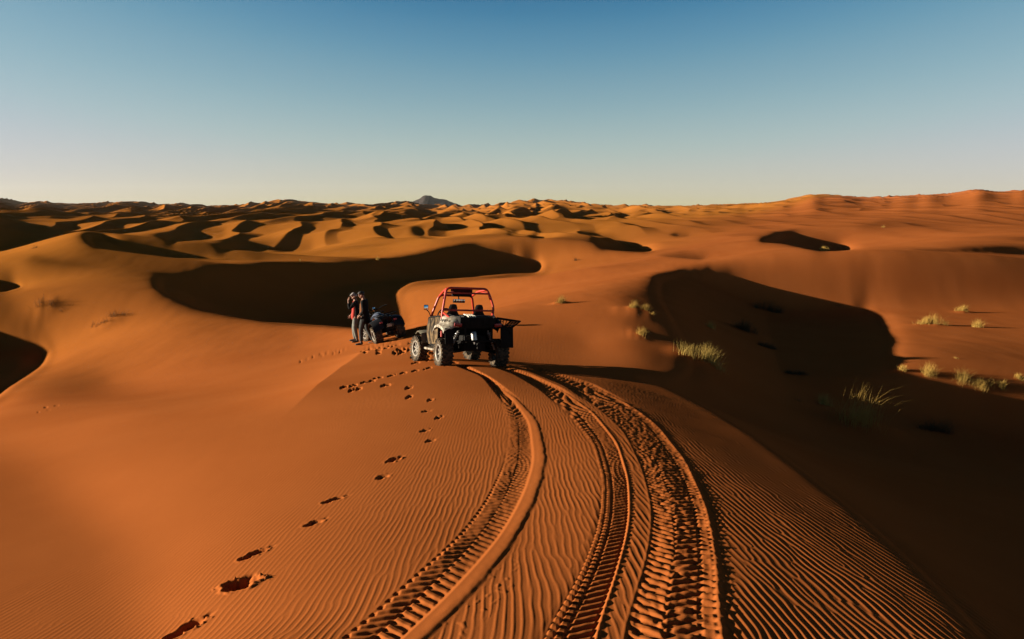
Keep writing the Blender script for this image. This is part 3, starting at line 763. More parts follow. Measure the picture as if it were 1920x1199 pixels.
# tan side panels hung in the door openings, front fenders, sills
for s_ in (-1, 1):
    bm = bmesh.new()
    rows = [[(s_ * (.585 + .045 * math.sin(math.pi * (z_ - .45) / .62) + .008 * math.sin(y_ * 31 + z_ * 3)), y_, z_ - .05 * (y_ - .4)) for y_ in np.linspace(.46, 1.36, 15)] for z_ in np.linspace(.46, 1.08, 9)]
    sheet(bm, rows, .012)
    d = link('door_panel', bm, M_net, bug)
    bm = bmesh.new(); tube(bm, [(s_ * .60, .45, .46), (s_ * .60, .45, 1.08), (s_ * .59, 1.36, 1.03), (s_ * .60, 1.37, .44)], .016, 8, .05)
    for y_ in (.78, 1.06): tube(bm, [(s_ * .645, y_, .48), (s_ * .655, y_, .78), (s_ * .625, y_, 1.05)], .009, 6)
    link('door_frame', bm, M_black, d)
    bm = bmesh.new()
    rows = []
    for k in range(7):
        a = R(4 + 20 * k); rr = .37
        y_, z_ = 1.85 - rr * math.cos(a), .34 + rr * math.sin(a) + (.06 if k < 3 else 0)
        rows.append([(s_ * .50, y_, z_ + .02), (s_ * .60, y_, z_ + .015), (s_ * .69, y_, z_), (s_ * .715, y_, z_ - .02)])
    sheet(bm, rows, .016); link('front_fender', bm, M_olive, bug)
    bm = bmesh.new(); tube(bm, [(s_ * .52, .46, .36), (s_ * .70, .52, .32), (s_ * .70, 1.30, .32), (s_ * .52, 1.36, .36)], .026, 8, .08)
    for k in range(5): tube(bm, [(s_ * .52, .62 + k * .15, .36), (s_ * .70, .62 + k * .15, .32)], .014, 6)
    link('side_step', bm, M_cream, bug)
# door mirror on its stalk
bm = bmesh.new(); tube(bm, [(-.55, 1.34, 1.05), (-.60, 1.33, 1.16), (-.66, 1.32, 1.21)], .011, 8, .05); box(bm, (-.675, 1.31, 1.265), (.105, .03, .125), (0, 0, R(-14)), .018)
sm = link('side_mirror', bm, M_black, bug)
bm = bmesh.new(); box(bm, (-.679, 1.293, 1.265), (.088, .006, .106), (0, 0, R(-14)), .002); link('mirror_glass', bm, M_mirror, sm)
# flared steel rack on the right rear corner
bm = bmesh.new()
top = [(.44, -.36, 1.07), (1.02, -.34, 1.00), (1.02, .22, 1.00), (.44, .22, 1.07)]
low = [(.50, -.34, .88), (.84, -.32, .86), (.84, .20, .86), (.50, .20, .88)]
for r4, rad in ((top, .016), (low, .013)): tube(bm, r4, rad, 8, .04)
for a_, b_ in zip(top, low): tube(bm, [a_, b_], .012, 6)
for k in range(1, 7):
    t_ = k / 7
    tube(bm, [Vector(top[0]).lerp(Vector(top[1]), t_), Vector(low[0]).lerp(Vector(low[1]), t_)], .009, 6)
    tube(bm, [Vector(top[1]).lerp(Vector(top[2]), t_), Vector(low[1]).lerp(Vector(low[2]), t_), Vector(low[0]).lerp(Vector(low[3]), t_)], .009, 6)
link('side_rack', bm, M_black, bug)
bm = bmesh.new(); box(bm, (.70, -.33, .64), (.30, .03, .46), (R(-5), 0, 0), .012); box(bm, (.80, -.02, .72), (.03, .5, .26), (0, R(-6), 0), .012); link('splash_guard', bm, M_black, bug)
bm = bmesh.new(); tube(bm, [(-.40, -.28, .50), (-.38, -.46, .56), (.38, -.46, .56), (.40, -.28, .50)], .022, 8, .08); tube(bm, [(-.3, -.46, .56), (-.3, -.40, .86)], .016); tube(bm, [(.3, -.46, .56), (.3, -.40, .86)], .016); box(bm, (0, -.46, .44), (.09, .08, .16), None, .015)
link('rear_bumper', bm, M_black, bug)
for s_ in (-1, 1):
    bm = bmesh.new(); lathe(bm, [(0, .05), (.05, .05), (.075, .03), (.06, -.04), (0, -.05)], 16, Matrix.Translation((s_ * .30, 2.02, .70)) @ Matrix.Rotation(R(90), 4, 'Z')); link('headlight', bm, M_mirror, bug)

# ------------------------------------------------------------------ the quad bike
qx, qy, qz = ground_at(731, 637)
kq = qy / 24.0
QY = R(27)
quad = thing('quad_bike', 'dark quad bike parked behind the standing people, seen from its rear corner', 'quad bike', (qx, qy, qz))
stand_on_ground(quad, [(-.38, 0), (.38, 0), (-.4, 1.2), (.4, 1.2)], QY)
quad.scale = (kq, kq, kq)
for (xs, yv, rr, ww, sd) in ((-1, 0, .285, .26, 11), (1, 0, .285, .26, 12), (-1, 1.22, .285, .20, 13), (1, 1.22, .285, .20, 14)):
    w_ = make_wheel(quad, 'wheel', rr, ww, xs, sd, 5, 18); w_.location = (xs * (.52 - ww / 2), yv, rr - .025); w_.rotation_euler = (random.Random(sd).uniform(0, 6), 0, R(14) if yv > 1 else 0)
bm = bmesh.new()
box(bm, (0, .6, .38), (.30, 1.0, .22), None, .04); box(bm, (0, .62, .56), (.34, .42, .2), None, .05); tube(bm, [(-.3, 0, .29), (.3, 0, .29)], .03); tube(bm, [(-.3, 1.22, .29), (.3, 1.22, .29)], .025)
tube(bm, [(0, .1, .3), (0, .5, .4)], .04); box(bm, (.0, -.02, .34), (.16, .2, .14), None, .03)
link('frame', bm, M_black, quad)
for s_ in (-1, 1):
    for (y0, z0, nm) in ((0, .28, 'rear_fender'), (1.22, .28, 'front_fender')):
        bm = bmesh.new(); rows = []
        for k in range(8):
            a = R(10 + 23 * k); y_, z_ = y0 - .36 * math.cos(a), z0 + .38 * math.sin(a) + .07
            rows.append([(s_ * .17, y_, z_ + .05), (s_ * .26, y_, z_ + .04), (s_ * .42, y_, z_ + .01), (s_ * .53, y_, z_ - .03)])
        sheet(bm, rows, .015); link(nm, bm, M_navy, quad)
bm = bmesh.new(); sheet(bm, [[(sx * w_, y_, z_ - abs(sx) ** 2 * .06) for sx in (-1, -.5, 0, .5, 1)] for (y_, z_, w_) in ((-.12, .80, .14), (.05, .82, .16), (.25, .80, .15), (.45, .78, .12), (.56, .80, .10))], .10); link('seat', bm, M_seat, quad)
bm = bmesh.new(); sheet(bm, [[(sx * w_, y_, z_ - abs(sx) ** 2 * .12) for sx in (-1, -.6, -.2, .2, .6, 1)] for (y_, z_, w_) in ((.55, .80, .13), (.66, .88, .18), (.80, .90, .19), (.95, .86, .20), (1.15, .74, .24), (1.38, .62, .22))], .06); link('fuel_tank', bm, mat('pearl_tank', (.085, .095, .13), .2, .1, .6), quad)
bm = bmesh.new(); tube(bm, [(-.40, .78, 1.06), (-.25, .86, 1.05), (-.10, .93, .98), (.10, .93, .98), (.25, .86, 1.05), (.40, .78, 1.06)], .013, 8, .05); tube(bm, [(0, .93, .98), (0, 1.1, .70)], .022)
for s_ in (-1, 1): tube(bm, [(s_ * .28, .845, 1.052), (s_ * .41, .775, 1.062)], .019); tube(bm, [(s_ * .26, .88, 1.06), (s_ * .38, .86, 1.05)], .006, 6)
box(bm, (0, .95, 1.0), (.12, .08, .07), None, .02); hb = link('handlebar', bm, M_black, quad)
bm = bmesh.new(); lathe(bm, [(0, .05), (.05, .05), (.065, .03), (.05, -.04), (0, -.05)], 16, Matrix.Translation((0, 1.03, 1.0)) @ Matrix.Rotation(R(90), 4, 'Z')); link('headlight', bm, M_mirror, hb)
for (y0, y1, z_, w_, nm) in ((-.36, .10, .86, .36, 'rear_rack'), (1.05, 1.5, .84, .34, 'front_rack')):
    bm = bmesh.new(); tube(bm, [(-w_, y0, z_), (w_, y0, z_), (w_, y1, z_), (-w_, y1, z_), (-w_, y0, z_)], .013, 8, .04)
    for k in range(1, 6): tube(bm, [(-w_ + 2 * w_ * k / 6, y0, z_), (-w_ + 2 * w_ * k / 6, y1, z_)], .008, 6)
    for s_ in (-1, 1): tube(bm, [(s_ * w_ * .7, (y0 + y1) / 2, z_), (s_ * .2, (y0 + y1) / 2 + .03, z_ - .15)], .011, 6)
    link(nm, bm, M_black, quad)
for s_ in (-1, 1):
    bm = bmesh.new(); box(bm, (s_ * .24, -.385, .66), (.10, .03, .05), None, .012); link('tail_light', bm, M_lens, quad)
bm = bmesh.new(); lathe(bm, [(0, -.16), (.04, -.16), (.055, -.13), (.055, .13), (.035, .17), (0, .17)], 16, Matrix.Translation((.20, -.12, .50)) @ Matrix.Rotation(R(90), 4, 'Z')); link('exhaust', bm, M_steel, quad)
bm = bmesh.new(); box(bm, (0, -.41, .52), (.17, .008, .10), None, .004); link('number_plate', bm, M_cream, quad)
# ------------------------------------------------------------------ people
DG = bpy.context.evaluated_depsgraph_get
def skin(name, chains, m, parent, sub=2, mods=None):
    """one continuous surface grown round a skeleton: chains of (point, radius); a point already used joins its chain to the body"""
    vs, es, rad, idx = [], [], [], {}
    for ch in chains:
        prev = None
        for p, r_ in ch:
            key = tuple(round(c, 4) for c in p)
            if key not in idx: idx[key] = len(vs); vs.append(p); rad.append(r_ if isinstance(r_, tuple) else (r_, r_))
            if prev is not None and prev != idx[key]: es.append((prev, idx[key]))
            prev = idx[key]
    me = bpy.data.meshes.new('skeleton'); me.from_pydata(vs, es, [])
    o = bpy.data.objects.new('skeleton', me); COL.objects.link(o)
    sk = o.modifiers.new('s', 'SKIN'); sk.use_smooth_shade = True; sk.branch_smoothing = .3
    o.modifiers.new('d', 'SUBSURF').levels = sub
    for i, sv_ in enumerate(me.skin_vertices[0].data): sv_.radius = rad[i]; sv_.use_root = i == 0
    bpy.context.view_layer.update()
    new = bpy.data.meshes.new_from_object(o.evaluated_get(DG()))
    bpy.data.objects.remove(o); bpy.data.meshes.remove(me)
    new.materials.clear(); new.materials.append(m); new.polygons.foreach_set('use_smooth', [True] * len(new.polygons))
    q = bpy.data.objects.new(name, new); COL.objects.link(q); q.parent = parent
    return q
def hand(wrist, d, palm_n, thumb, curl=.5, s=1.):
    """chains of a palm, four fingers of different lengths and a thumb leaving the side of the palm"""
    w_ = Vector(wrist); d = Vector(d).normalized(); n_ = Vector(palm_n); n_ = (n_ - d * n_.dot(d)).normalized(); sd = d.cross(n_) * thumb
    pm = w_ + d * .045 * s
    ch = [[(tuple(w_), .024), (tuple(pm), (.032, .020))]]
    for k, L in enumerate((.072, .082, .076, .060)):
        b = w_ + d * .085 * s + sd * (.030 - .020 * k) * s
        e1 = b + (d * math.cos(curl * .6) + n_ * math.sin(curl * .6)) * L * .55 * s
        e2 = e1 + (d * math.cos(curl * 1.5) + n_ * math.sin(curl * 1.5)) * L * .5 * s
        ch.append([(tuple(pm), (.032, .020)), (tuple(b), .0105), (tuple(e1), .0095), (tuple(e2), .0075)])
    t1 = w_ + d * .045 * s + sd * .040 * s; t2 = t1 + (d * .75 + sd * .5 + n_ * .25).normalized() * .034 * s; t3 = t2 + (d * .9 + sd * .1 + n_ * .3).normalized() * .028 * s
    ch.append([(tuple(w_ + d * .02 * s), (.028, .020)), (tuple(t1), .013), (tuple(t2), .011), (tuple(t3), .009)])
    ch.append([(tuple(w_), .024), (tuple(w_ + d * .02 * s), (.028, .020)), (tuple(pm), (.032, .020))])
    return ch[-1:] + ch[1:-1]
M_skin = mat('skin', (.26, .12, .07), .6, 0, .3, (12, .2, (.21, .095, .055)))
M_hairb = mat('black_hair', (.010, .008, .007), .6, 0, .3, (60, .2, (.02, .016, .013)))
M_hairg = mat('grey_cap_cloth', (.26, .23, .21), .8, 0, .2, (40, .2, (.16, .14, .13)))
M_jacket = mat('black_jacket_cloth', (.006, .0055, .006), .9, 0, .08, (18, .2, (.011, .010, .009)), (30, .5, .008))
M_shirt = mat('red_shirt', (.42, .05, .038), .85, 0, .1, (15, .2, (.30, .035, .028)), (25, .4, .008))
M_brown = mat('brown_sweater', (.17, .068, .026), .9, 0, .1, (30, .2, (.12, .045, .02)), (60, .4, .004))
M_pale = mat('pale_denim', (.17, .17, .14), .9, 0, .1, (12, .2, (.11, .112, .10)), (22, .5, .008))
M_dkjean = mat('dark_denim', (.030, .032, .034), .9, 0, .1, (14, .2, (.055, .055, .05)), (22, .5, .008))
M_shoe = mat('dark_shoe', (.018, .014, .012), .7, 0, .3, (20, .2, (.05, .035, .025)))
M_eye = mat('eye_white', (.6, .58, .55), .2, 0, .5)
M_pupil = mat('dark_iris', (.02, .012, .01), .2, 0, .5)
M_lip = mat('lips', (.30, .10, .08), .5, 0, .3)

def head_chains(neck, c, fwd, up):
    """neck, skull with brow, nose, chin and ears; c is the head centre"""
    c = Vector(c); f = Vector(fwd).normalized(); u = Vector(up); u = (u - f * u.dot(f)).normalized(); s = f.cross(u)
    P = lambda a, b, d_=0.: tuple(c + f * a + u * b + s * d_)
    skull = [(neck, .056), (P(-.018, -.085), .056), (P(.005, -.035), (.066, .072)), (P(-.005, .025), (.074, .090)), (P(-.008, .078), (.060, .070))]
    return [skull,
            [(P(.005, -.035), (.066, .072)), (P(.066, -.078), .026), (P(.078, -.090), .018)],
            [(P(-.005, .025), (.074, .090)), (P(.088, .004), .016), (P(.104, -.020), .013)],
            [(P(.005, -.035), (.066, .072)), (P(-.012, -.012, .082), (.010, .020)), (P(-.020, .012, .088), (.008, .016))],
            [(P(.005, -.035), (.066, .072)), (P(-.012, -.012, -.082), (.010, .020)), (P(-.020, .012, -.088), (.008, .016))]], P
def face_bits(P, parent):
    for s_ in (-1, 1):
        bm = bmesh.new(); bmesh.ops.create_uvsphere(bm, u_segments=12, v_segments=8, radius=.0095, matrix=Matrix.Translation(P(.076, .008, s_ * .031)))
        e = link('eye', bm, M_eye, parent)
        bm = bmesh.new(); bmesh.ops.create_uvsphere(bm, u_segments=10, v_segments=6, radius=.0065, matrix=Matrix.Translation(P(.084, .007, s_ * .031))); link('iris', bm, M_pupil, e)
        bm = bmesh.new(); tube(bm, [P(.082, .027, s_ * .016), P(.084, .032, s_ * .030), P(.074, .028, s_ * .046)], .004, 6); link('eyebrow', bm, M_hairb, parent)
    bm = bmesh.new(); tube(bm, [P(.076, -.050, -.022), P(.085, -.048, 0), P(.076, -.050, .022)], [.004, .006, .004], 6); link('mouth', bm, M_lip, parent)
def legs(hipL, kneeL, ankL, hipR, kneeR, ankR, k=1., pel=(0, 0, .95)):
    pel = tuple(pel); up_ = [[((0, pel[1], pel[2] + .10), (.125 * k, .098 * k)), (pel, (.135 * k, .105 * k))]] if k > 1.05 else []
    return up_ + [[(pel, (.135 * k, .105 * k)), (hipL, .092 * k), (kneeL, .064 * k), (tuple(Vector(kneeL).lerp(Vector(ankL), .35)), .062 * k), (ankL, .048 * k)],
            [(pel, (.135 * k, .105 * k)), (hipR, .092 * k), (kneeR, .064 * k), (tuple(Vector(kneeR).lerp(Vector(ankR), .35)), .062 * k), (ankR, .048 * k)]]
def shoe(parent, ank, ang, pitch=0):
    a = Vector((ank[0], ank[1], 0)); f = Vector((-math.sin(R(ang)), math.cos(R(ang)), 0))
    P = lambda t, z_: tuple(a + f * t + Vector((0, 0, z_)))
    return skin('shoe', [[(P(-.005, .15), .050), (P(0, .075), .050), (P(-.03, .042), (.038, .040)), (P(.06, .045), (.042, .044)), (P(.13, .036), (.046, .034)), (P(.20, .030), (.036, .026))]], M_shoe, parent)

def person_at(u, v, ht_px, yaw, label):
    x_, y_, z_ = ground_at(u, v)
    p = thing('person', label, 'person', (x_, y_, z_ - .012), (0, 0, yaw), 'people standing by the quad bike')
    s = ht_px * (y_ / FPX) / 1.74; p.scale = (s, s, s)
    return p
# the one with a hand up to the brow: faces the sun; local +y is forward, +x is the person's right
p1 = person_at(669, 641, 94.5, R(97), 'person in black jacket over red shirt and pale jeans, one hand raised to the forehead')
hl, kl, al = (-.10, 0, .90), (-.11, .05, .49), (-.12, -.03, .09)
hr, kr, ar = (.10, 0, .90), (.13, .10, .50), (.15, .08, .09)
neck = (0, .02, 1.50)
hc, P1 = head_chains(neck, (0, .055, 1.625), (-.25, 1, -.22), (0, .2, 1))
shL, elL, wrL = (-.19, 0, 1.41), (-.25, .19, 1.20), (-.14, .235, 1.47)
shR, elR, wrR = (.19, 0, 1.41), (.25, .03, 1.12), (.20, .20, .93)
body = [[((0, 0, .95), (.135, .105)), ((0, 0, 1.08), (.125, .095)), ((0, -.01, 1.26), (.145, .105)), ((0, .0, 1.41), (.10, .08)), (neck, .056)]] + hc
body += legs(hl, kl, al, hr, kr, ar)
body += [[((0, .0, 1.41), (.10, .08)), (shL, .058), (elL, .041), (wrL, .024)], [((0, .0, 1.41), (.10, .08)), (shR, .058), (elR, .041), (wrR, .024)]]
body += hand(wrL, (.32, -.10, .72), (.3, -.6, -.2), -1, .35) + hand(wrR, (-.05, .35, -.9), (-.6, .2, .1), 1, .9)
skin('person', body, M_skin, p1, 2).name = 'body'
face_bits(P1, p1)
skin('shirt', [[((0, .055, .76), (.160, .125)), ((0, .055, .95), (.155, .125)), ((0, .035, 1.08), (.138, .108)), ((0, .03, 1.26), (.150, .112)), ((0, .02, 1.41), (.105, .088)), ((0, .02, 1.475), .066)]], M_shirt, p1)
jk = [[((0, -.035, .84), (.195, .135)), ((0, -.035, .96), (.190, .130)), ((0, -.035, 1.12), (.168, .108)), ((0, -.035, 1.28), (.170, .104)), ((0, -.015, 1.42), (.115, .090)), ((0, -.01, 1.49), .074)],
      [((0, -.015, 1.42), (.115, .090)), (shL, .078), (elL, .062), (tuple(Vector(elL).lerp(Vector(wrL), .75)), .048)], [((0, -.015, 1.42), (.115, .090)), (shR, .078), (elR, .062), (tuple(Vector(elR).lerp(Vector(wrR), .9)), .047)]]
skin('jacket', jk, M_jacket, p1)
skin('trousers', legs(hl, kl, (al[0], al[1], .10), hr, kr, (ar[0], ar[1], .10), 1.22), M_pale, p1)
shoe(p1, al, 12); shoe(p1, ar, -6)
skin('cap', [[(P1(-.055, .035), .070), (P1(-.010, .062), (.088, .080)), (P1(.03, .070), (.080, .060)), (P1(.085, .058), (.070, .018)), (P1(.125, .046), (.052, .010))]], M_hairg, p1)
skin('hair', [[(P1(-.075, -.05), .045), (P1(-.06, .0), (.078, .060)), (P1(-.045, .04), (.080, .070))]], mat('grey_hair', (.20, .18, .17), .7, 0, .2, (60, .2, (.3, .27, .25))), p1)
# the one looking down, coat open, feet apart
p2 = person_at(685, 646, 102.5, R(88), 'black haired person in long dark open coat over brown sweater, head bowed, feet apart')
hl, kl, al = (-.10, 0, .91), (-.12, .10, .50), (-.12, .10, .09)
hr, kr, ar = (.10, -.02, .91), (.12, -.05, .50), (.13, -.25, .09)
neck = (0, .03, 1.50)
hc, P2 = head_chains(neck, (0, .085, 1.622), (-.12, 1, -.55), (0, .5, 1))
shL, elL, wrL = (-.20, 0, 1.42), (-.26, -.05, 1.13), (-.20, .12, .96)
shR, elR, wrR = (.20, 0, 1.42), (.26, -.03, 1.13), (.19, .14, .97)
body = [[((0, 0, .96), (.135, .105)), ((0, 0, 1.09), (.125, .098)), ((0, -.01, 1.27), (.15, .108)), ((0, .0, 1.42), (.105, .082)), (neck, .058)]] + hc
body += legs(hl, kl, al, hr, kr, ar, 1., (0, 0, .96))
body += [[((0, .0, 1.42), (.105, .082)), (shL, .060), (elL, .042), (wrL, .025)], [((0, .0, 1.42), (.105, .082)), (shR, .060), (elR, .042), (wrR, .025)]]
body += hand(wrL, (.35, .55, -.4), (.6, -.2, -.3), -1, .8) + hand(wrR, (-.35, .55, -.4), (-.6, -.2, -.3), 1, .8)
skin('person', body, M_skin, p2, 2).name = 'body'
face_bits(P2, p2)
skin('sweater', [[((0, .065, .88), (.160, .125)), ((0, .045, 1.08), (.135, .105)), ((0, .04, 1.27), (.150, .112)), ((0, .03, 1.41), (.105, .088)), ((0, .03, 1.48), .068)]], M_brown, p2)
ct = [[((0, -.03, .66), (.225, .165)), ((0, -.03, .88), (.212, .152)), ((0, -.035, 1.10), (.178, .114)), ((0, -.035, 1.28), (.178, .112)), ((0, -.015, 1.42), (.125, .098)), ((0, -.01, 1.50), .082)],
      [((0, -.015, 1.42), (.125, .098)), (shL, .082), (elL, .066), (tuple(Vector(elL).lerp(Vector(wrL), .85)), .054)], [((0, -.015, 1.42), (.125, .098)), (shR, .082), (elR, .066), (tuple(Vector(elR).lerp(Vector(wrR), .85)), .054)]]
skin('coat', ct, M_jacket, p2)
skin('trousers', legs(hl, kl, (al[0], al[1], .10), hr, kr, (ar[0], ar[1], .10), 1.2, (0, 0, .95)), M_dkjean, p2)
shoe(p2, al, 8); shoe(p2, ar, -10)
skin('hair', [[(P2(-.085, -.045), .050), (P2(-.060, .02), (.090, .082)), (P2(-.015, .070), (.096, .078)), (P2(.045, .078), (.082, .046)), (P2(.078, .058), (.06, .022))]], M_hairb, p2)

# ------------------------------------------------------------------ dry desert grass: every tuft a thing of its own
def straw(name, a, b):
    return mat(name, a, .85, 0, .1, (3, .25, b))
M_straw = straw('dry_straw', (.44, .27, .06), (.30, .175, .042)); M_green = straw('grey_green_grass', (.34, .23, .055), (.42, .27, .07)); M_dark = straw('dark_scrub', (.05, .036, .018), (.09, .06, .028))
def tuft(u, v, wpx, hpx, m, label, n=None, lean=.15, seed=0, spread=1.):
    x_, y_, z_ = ground_at(u, v, 6)
    k = y_ / FPX; W, H = wpx * k, hpx * k
    rg = np.random.default_rng(seed + int(u * 7 + v))
    n = n or int(110 + 260 * min(W / max(H, .05), 3.5))
    o = thing_mesh = None
    V, F = [], []
    ncl = max(2, int(round(W / max(H, .08) * 3.2)))
    cen = [(rg.uniform(-.5, .5) * W * (.35 if hpx < 10 else .95 if wpx > 30 else .6), rg.normal(0, .16) * max(W * .5, .15), rg.uniform(.35, 1.0)) for _ in range(ncl)]
    cen[0] = (0, 0, 1.0)
    wd = max(.004, .24 * k)
    for i in range(n):
        cx, cy, ch = cen[rg.integers(ncl)]
        bx, by = cx + rg.normal(0, .13 * H + .02), cy + rg.normal(0, .13 * H + .02)
        try: bz = ground_z(x_ + bx, y_ + by) - z_ - .03
        except Exception: bz = -.03
        L = H * ch * rg.uniform(.55, 1.12); a = rg.uniform(0, 2 * np.pi); t_ = abs(rg.normal(0, .55)) * spread
        dx, dy = math.cos(a) * t_ + lean, math.sin(a) * t_
        fa = rg.uniform(0, np.pi); wx_, wy_ = math.cos(fa) * wd * .5, math.sin(fa) * wd * .5
        b0 = len(V)
        for j, (q, ww) in enumerate(((0, 1.), (.4, .85), (.75, .6))):
            px, py, pz = bx + dx * L * q ** 1.6, by + dy * L * q ** 1.6, bz + L * (q - .22 * t_ * q * q)
            V += [(px - wx_ * ww, py - wy_ * ww, pz), (px + wx_ * ww, py + wy_ * ww, pz)]
        V.append((bx + dx * L, by + dy * L, bz + L * (1 - .30 * t_)))
        F += [(b0, b0 + 1, b0 + 3, b0 + 2), (b0 + 2, b0 + 3, b0 + 5, b0 + 4), (b0 + 4, b0 + 5, b0 + 6)]
    me = bpy.data.meshes.new('grass_tuft'); me.from_pydata(V, [], F); me.materials.append(m)
    o = bpy.data.objects.new('grass_tuft', me); COL.objects.link(o); o.location = (x_, y_, z_)
    o['label'] = label; o['category'] = 'grass tuft'; o['group'] = 'dry grass tufts on the dunes'
    return o
S_, G_, K_ = M_straw, M_green, M_dark
TUFTS = [
 (1320,675,96,38,G_,'wide bright grass clump on a sand hummock at the shadow edge, nearest the tracks'),
 (1202,627,18,20,S_,'small upright straw tuft on the lit slope, just above the wide bright clump'),
 (1190,575,24,17,S_,'straw clump at the shadow edge, upper left of its group of three'),
 (1211,581,18,15,S_,'thin straw tuft at the shadow edge, middle of its group of three'),
 (1224,590,12,9,S_,'tiny straw tuft just inside the shadow, lowest of its group of three'),
 (1050,567,17,17,S_,'lone round tuft with a long shadow on the smooth slope right of the buggy'),
 (1079,489,13,9,K_,'small dark tuft on the dune shoulder right of the rounded shaded bowl'),
 (1080,606,14,4,K_,'flat dark scrap of scrub on the bare slope right of the buggy rack'),
 (1806,583,30,15,S_,'bushy pale tuft in front of the long dark shadow, highest on the far right slope'),
 (1748,607,54,24,S_,'wide sparse straw clump on the far right slope, left of the forked stem'),
 (1832,614,20,20,S_,'thin forked stem of straw on the far right slope'),
 (1738,704,20,26,S_,'upright tuft just past the tip of the shadow on the right'),
 (1803,713,28,28,S_,'tall airy tuft low on the right slope with forked twigs'),
 (1843,728,38,18,S_,'low spreading tuft at the lower edge of the lit right slope'),
 (1877,727,18,14,S_,'small tuft at the lower edge of the lit right slope, beside the low spreading one'),
 (1691,695,10,14,S_,'tiny tuft standing right on the jagged shadow edge at right'),
 (1790,672,22,7,S_,'flat little tuft alone in the middle of the lit right slope'),
 (1908,709,14,12,S_,'small tuft cut by the right edge of the picture'),
 (1620,798,124,88,S_,'big grass clump in deep shade whose tips alone catch the sun'),
 (1542,758,26,30,G_,'narrow tuft in shade with a lit tip, just left of the big clump'),
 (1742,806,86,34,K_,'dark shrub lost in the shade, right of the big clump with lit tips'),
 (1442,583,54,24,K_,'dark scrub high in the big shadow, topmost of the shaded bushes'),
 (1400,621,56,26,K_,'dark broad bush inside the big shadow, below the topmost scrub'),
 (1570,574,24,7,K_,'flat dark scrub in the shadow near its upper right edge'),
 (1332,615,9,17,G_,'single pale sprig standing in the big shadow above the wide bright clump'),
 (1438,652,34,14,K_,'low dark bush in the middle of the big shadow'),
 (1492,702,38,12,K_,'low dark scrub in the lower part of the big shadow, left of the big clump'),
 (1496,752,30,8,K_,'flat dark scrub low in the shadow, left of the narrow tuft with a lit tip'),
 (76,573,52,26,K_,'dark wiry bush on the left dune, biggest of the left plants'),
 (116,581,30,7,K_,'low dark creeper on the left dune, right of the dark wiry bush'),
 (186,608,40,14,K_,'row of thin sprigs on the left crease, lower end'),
 (214,593,44,16,K_,'row of thin sprigs on the left crease, upper end by its shadow'),
 (64,466,28,9,K_,'short bristly tuft on the flank of the pointed left dune'),
 (708,489,12,9,S_,'tiny bright tuft on the lit rim above the people'),
 (562,490,9,7,S_,'tiny pale tuft on the lit rim, left of the bright one above the people'),
 (1545,471,20,11,S_,'yellowish tuft at the foot of the small dark bowl high on the right'),
 (1656,427,8,6,S_,'pale speck of a tuft on the far right dunes'),
]
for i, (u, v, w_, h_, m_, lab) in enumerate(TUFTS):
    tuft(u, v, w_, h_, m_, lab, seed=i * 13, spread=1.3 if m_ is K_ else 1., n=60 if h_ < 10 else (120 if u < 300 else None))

# ------------------------------------------------------------------ the far rocky mountain behind the dunes
def mountain():
    D0 = 4600.
    prof = [(640,392),(700,390),(740,384),(765,379),(770,376),(785,371),(800,367.5),(808,369),(820,373),(830,376),(848,380),(868,384),(885,388),(930,392)]
    us, vs_ = np.array(prof, float).T
    uu = np.linspace(640, 930, 140); a_, s_ = ray(uu, np.interp(uu, us, vs_))
    X, Y, Z = [], [], []
    nrow = 26
    for j in range(nrow):
        t = (j / (nrow - 1)) * 2 - 1                 # -1 front foot, 0 ridge, 1 back foot
        yy = D0 + t * 600
        h = np.clip(s_ * D0 + 60, 0, None) * (1 - abs(t)) ** 1.15
        xx = a_ * D0
        rid = 1 + .22 * perlin(xx / 90, np.full_like(xx, yy / 160)) + .1 * perlin(xx / 30, np.full_like(xx, yy / 60))
        X.append(xx); Y.append(np.full_like(xx, yy)); Z.append(-60 + h * (rid if abs(t) > .02 else 1))
    me = grid_mesh('mountain', np.array(X), np.array(Y), np.array(Z))
    me.materials.append(mat('dark_rock', (.045, .033, .03), .95, 0, .05, (.01, .2, (.03, .023, .022))))
    o = bpy.data.objects.new('mountain', me); COL.objects.link(o); o['kind'] = 'structure'
mountain()
# ------------------------------------------------------------------ desert air
bm = bmesh.new(); bmesh.ops.create_cube(bm, size=1)
me = bpy.data.meshes.new('haze'); 
HZ0, HZ1 = float(ZF.min()) - 70, float(ZF.max()) + 140
bmesh.ops.transform(bm, matrix=Matrix.Translation((0, 4000, (HZ0 + HZ1) / 2)) @ Matrix.Diagonal((26000, 8600, HZ1 - HZ0, 1)), verts=bm.verts[:]); bm.to_mesh(me); bm.free()
HAZE = 1.4e-5
hm = bpy.data.materials.new('haze'); hm.use_nodes = True; nt = hm.node_tree; nt.nodes.clear()
pv = nt.nodes.new('ShaderNodeVolumePrincipled'); pv.inputs['Density'].default_value = HAZE; pv.inputs['Color'].default_value = (.9, .88, .84, 1); pv.inputs['Anisotropy'].default_value = .3
nt.links.new(pv.outputs[0], nt.nodes.new('ShaderNodeOutputMaterial').inputs['Volume']); me.materials.append(hm)
hz = bpy.data.objects.new('haze', me); COL.objects.link(hz); hz['kind'] = 'stuff'
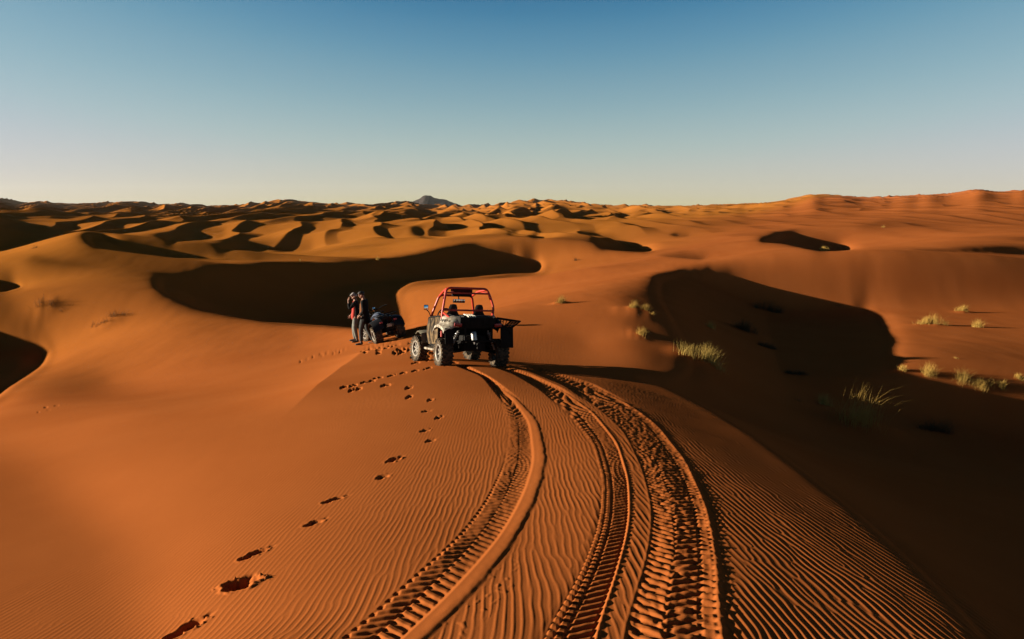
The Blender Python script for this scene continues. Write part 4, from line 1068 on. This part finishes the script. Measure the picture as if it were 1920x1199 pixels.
# ------------------------------------------------------------------ sky, sun, camera
def setup_world():
    w = bpy.data.worlds.new("World"); S.world = w; w.use_nodes = True
    nt = w.node_tree; nt.nodes.clear()
    sky = nt.nodes.new('ShaderNodeTexSky'); sky.sky_type = 'NISHITA'; sky.sun_disc = False
    sky.sun_elevation = SUN_EL; sky.sun_rotation = R(-90)
    sky.air_density = .9; sky.dust_density = .1; sky.ozone_density = 1.5; sky.altitude = 700
    bg = nt.nodes.new('ShaderNodeBackground'); bg.inputs['Strength'].default_value = 0.05
    out = nt.nodes.new('ShaderNodeOutputWorld')
    sep = nt.nodes.new('ShaderNodeSeparateXYZ'); com = nt.nodes.new('ShaderNodeCombineXYZ')
    nt.links.new(sky.outputs[0], sep.inputs[0])
    # how the photo's sky answers to the physical one: deep teal above, pale and level at the horizon
    for i, pts in enumerate((((0, 0), (.113, .035), (.138, .075), (.192, .175), (.312, .325), (.455, .425), (1, .54)),
                             ((0, 0), (.10, .055), (.191, .142), (.229, .205), (.297, .295), (.404, .385), (.45, .405), (1, .50)),
                             ((0, 0), (.281, .255), (.356, .335), (1, .62)))):
        p = nt.nodes.new('ShaderNodeMath'); p.operation = 'MULTIPLY'; p.inputs[1].default_value = .1
        fc = nt.nodes.new('ShaderNodeFloatCurve'); cv = fc.mapping.curves[0]
        cv.points[0].location = pts[0]; cv.points[1].location = pts[-1]
        for q_ in pts[1:-1]: cv.points.new(*q_)
        fc.mapping.update()
        q = nt.nodes.new('ShaderNodeMath'); q.operation = 'MULTIPLY'; q.inputs[1].default_value = 9.0
        nt.links.new(sep.outputs[i], p.inputs[0]); nt.links.new(p.outputs[0], fc.inputs['Value']); nt.links.new(fc.outputs[0], q.inputs[0]); nt.links.new(q.outputs[0], com.inputs[i])
    # added dimming towards the unseen zenith, to deepen the shadows on the sand
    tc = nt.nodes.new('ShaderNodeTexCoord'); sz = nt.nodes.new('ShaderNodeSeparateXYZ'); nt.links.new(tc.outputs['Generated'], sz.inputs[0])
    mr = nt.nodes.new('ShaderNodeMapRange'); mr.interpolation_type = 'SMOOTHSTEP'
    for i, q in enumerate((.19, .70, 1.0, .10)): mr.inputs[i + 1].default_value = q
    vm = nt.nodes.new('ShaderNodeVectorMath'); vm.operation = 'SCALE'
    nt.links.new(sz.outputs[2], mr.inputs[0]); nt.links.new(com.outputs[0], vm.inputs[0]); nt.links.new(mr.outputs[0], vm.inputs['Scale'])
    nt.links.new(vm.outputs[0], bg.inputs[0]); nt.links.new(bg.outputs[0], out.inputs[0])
    l = bpy.data.lights.new('sun', 'SUN'); l.energy = 5; l.angle = R(.5); l.color = (1, .90, .72)
    o = bpy.data.objects.new('sun', l); COL.objects.link(o); o.rotation_euler = (0, -(math.pi / 2 - SUN_EL), 0)
    c = bpy.data.cameras.new('camera'); c.sensor_width = 36; c.lens = FPX / 1920 * 36; c.clip_start = .05; c.clip_end = 20000
    co = bpy.data.objects.new('camera', c); COL.objects.link(co); co.rotation_euler = (math.pi / 2 - PITCH, 0, 0)
    S.camera = co
    v = S.view_settings; v.view_transform = 'Standard'; v.look = 'None'; v.exposure = 1.5; v.gamma = 1; v.use_curve_mapping = False
setup_world()
S.cycles.use_denoising = True
S.cycles.max_bounces = 6
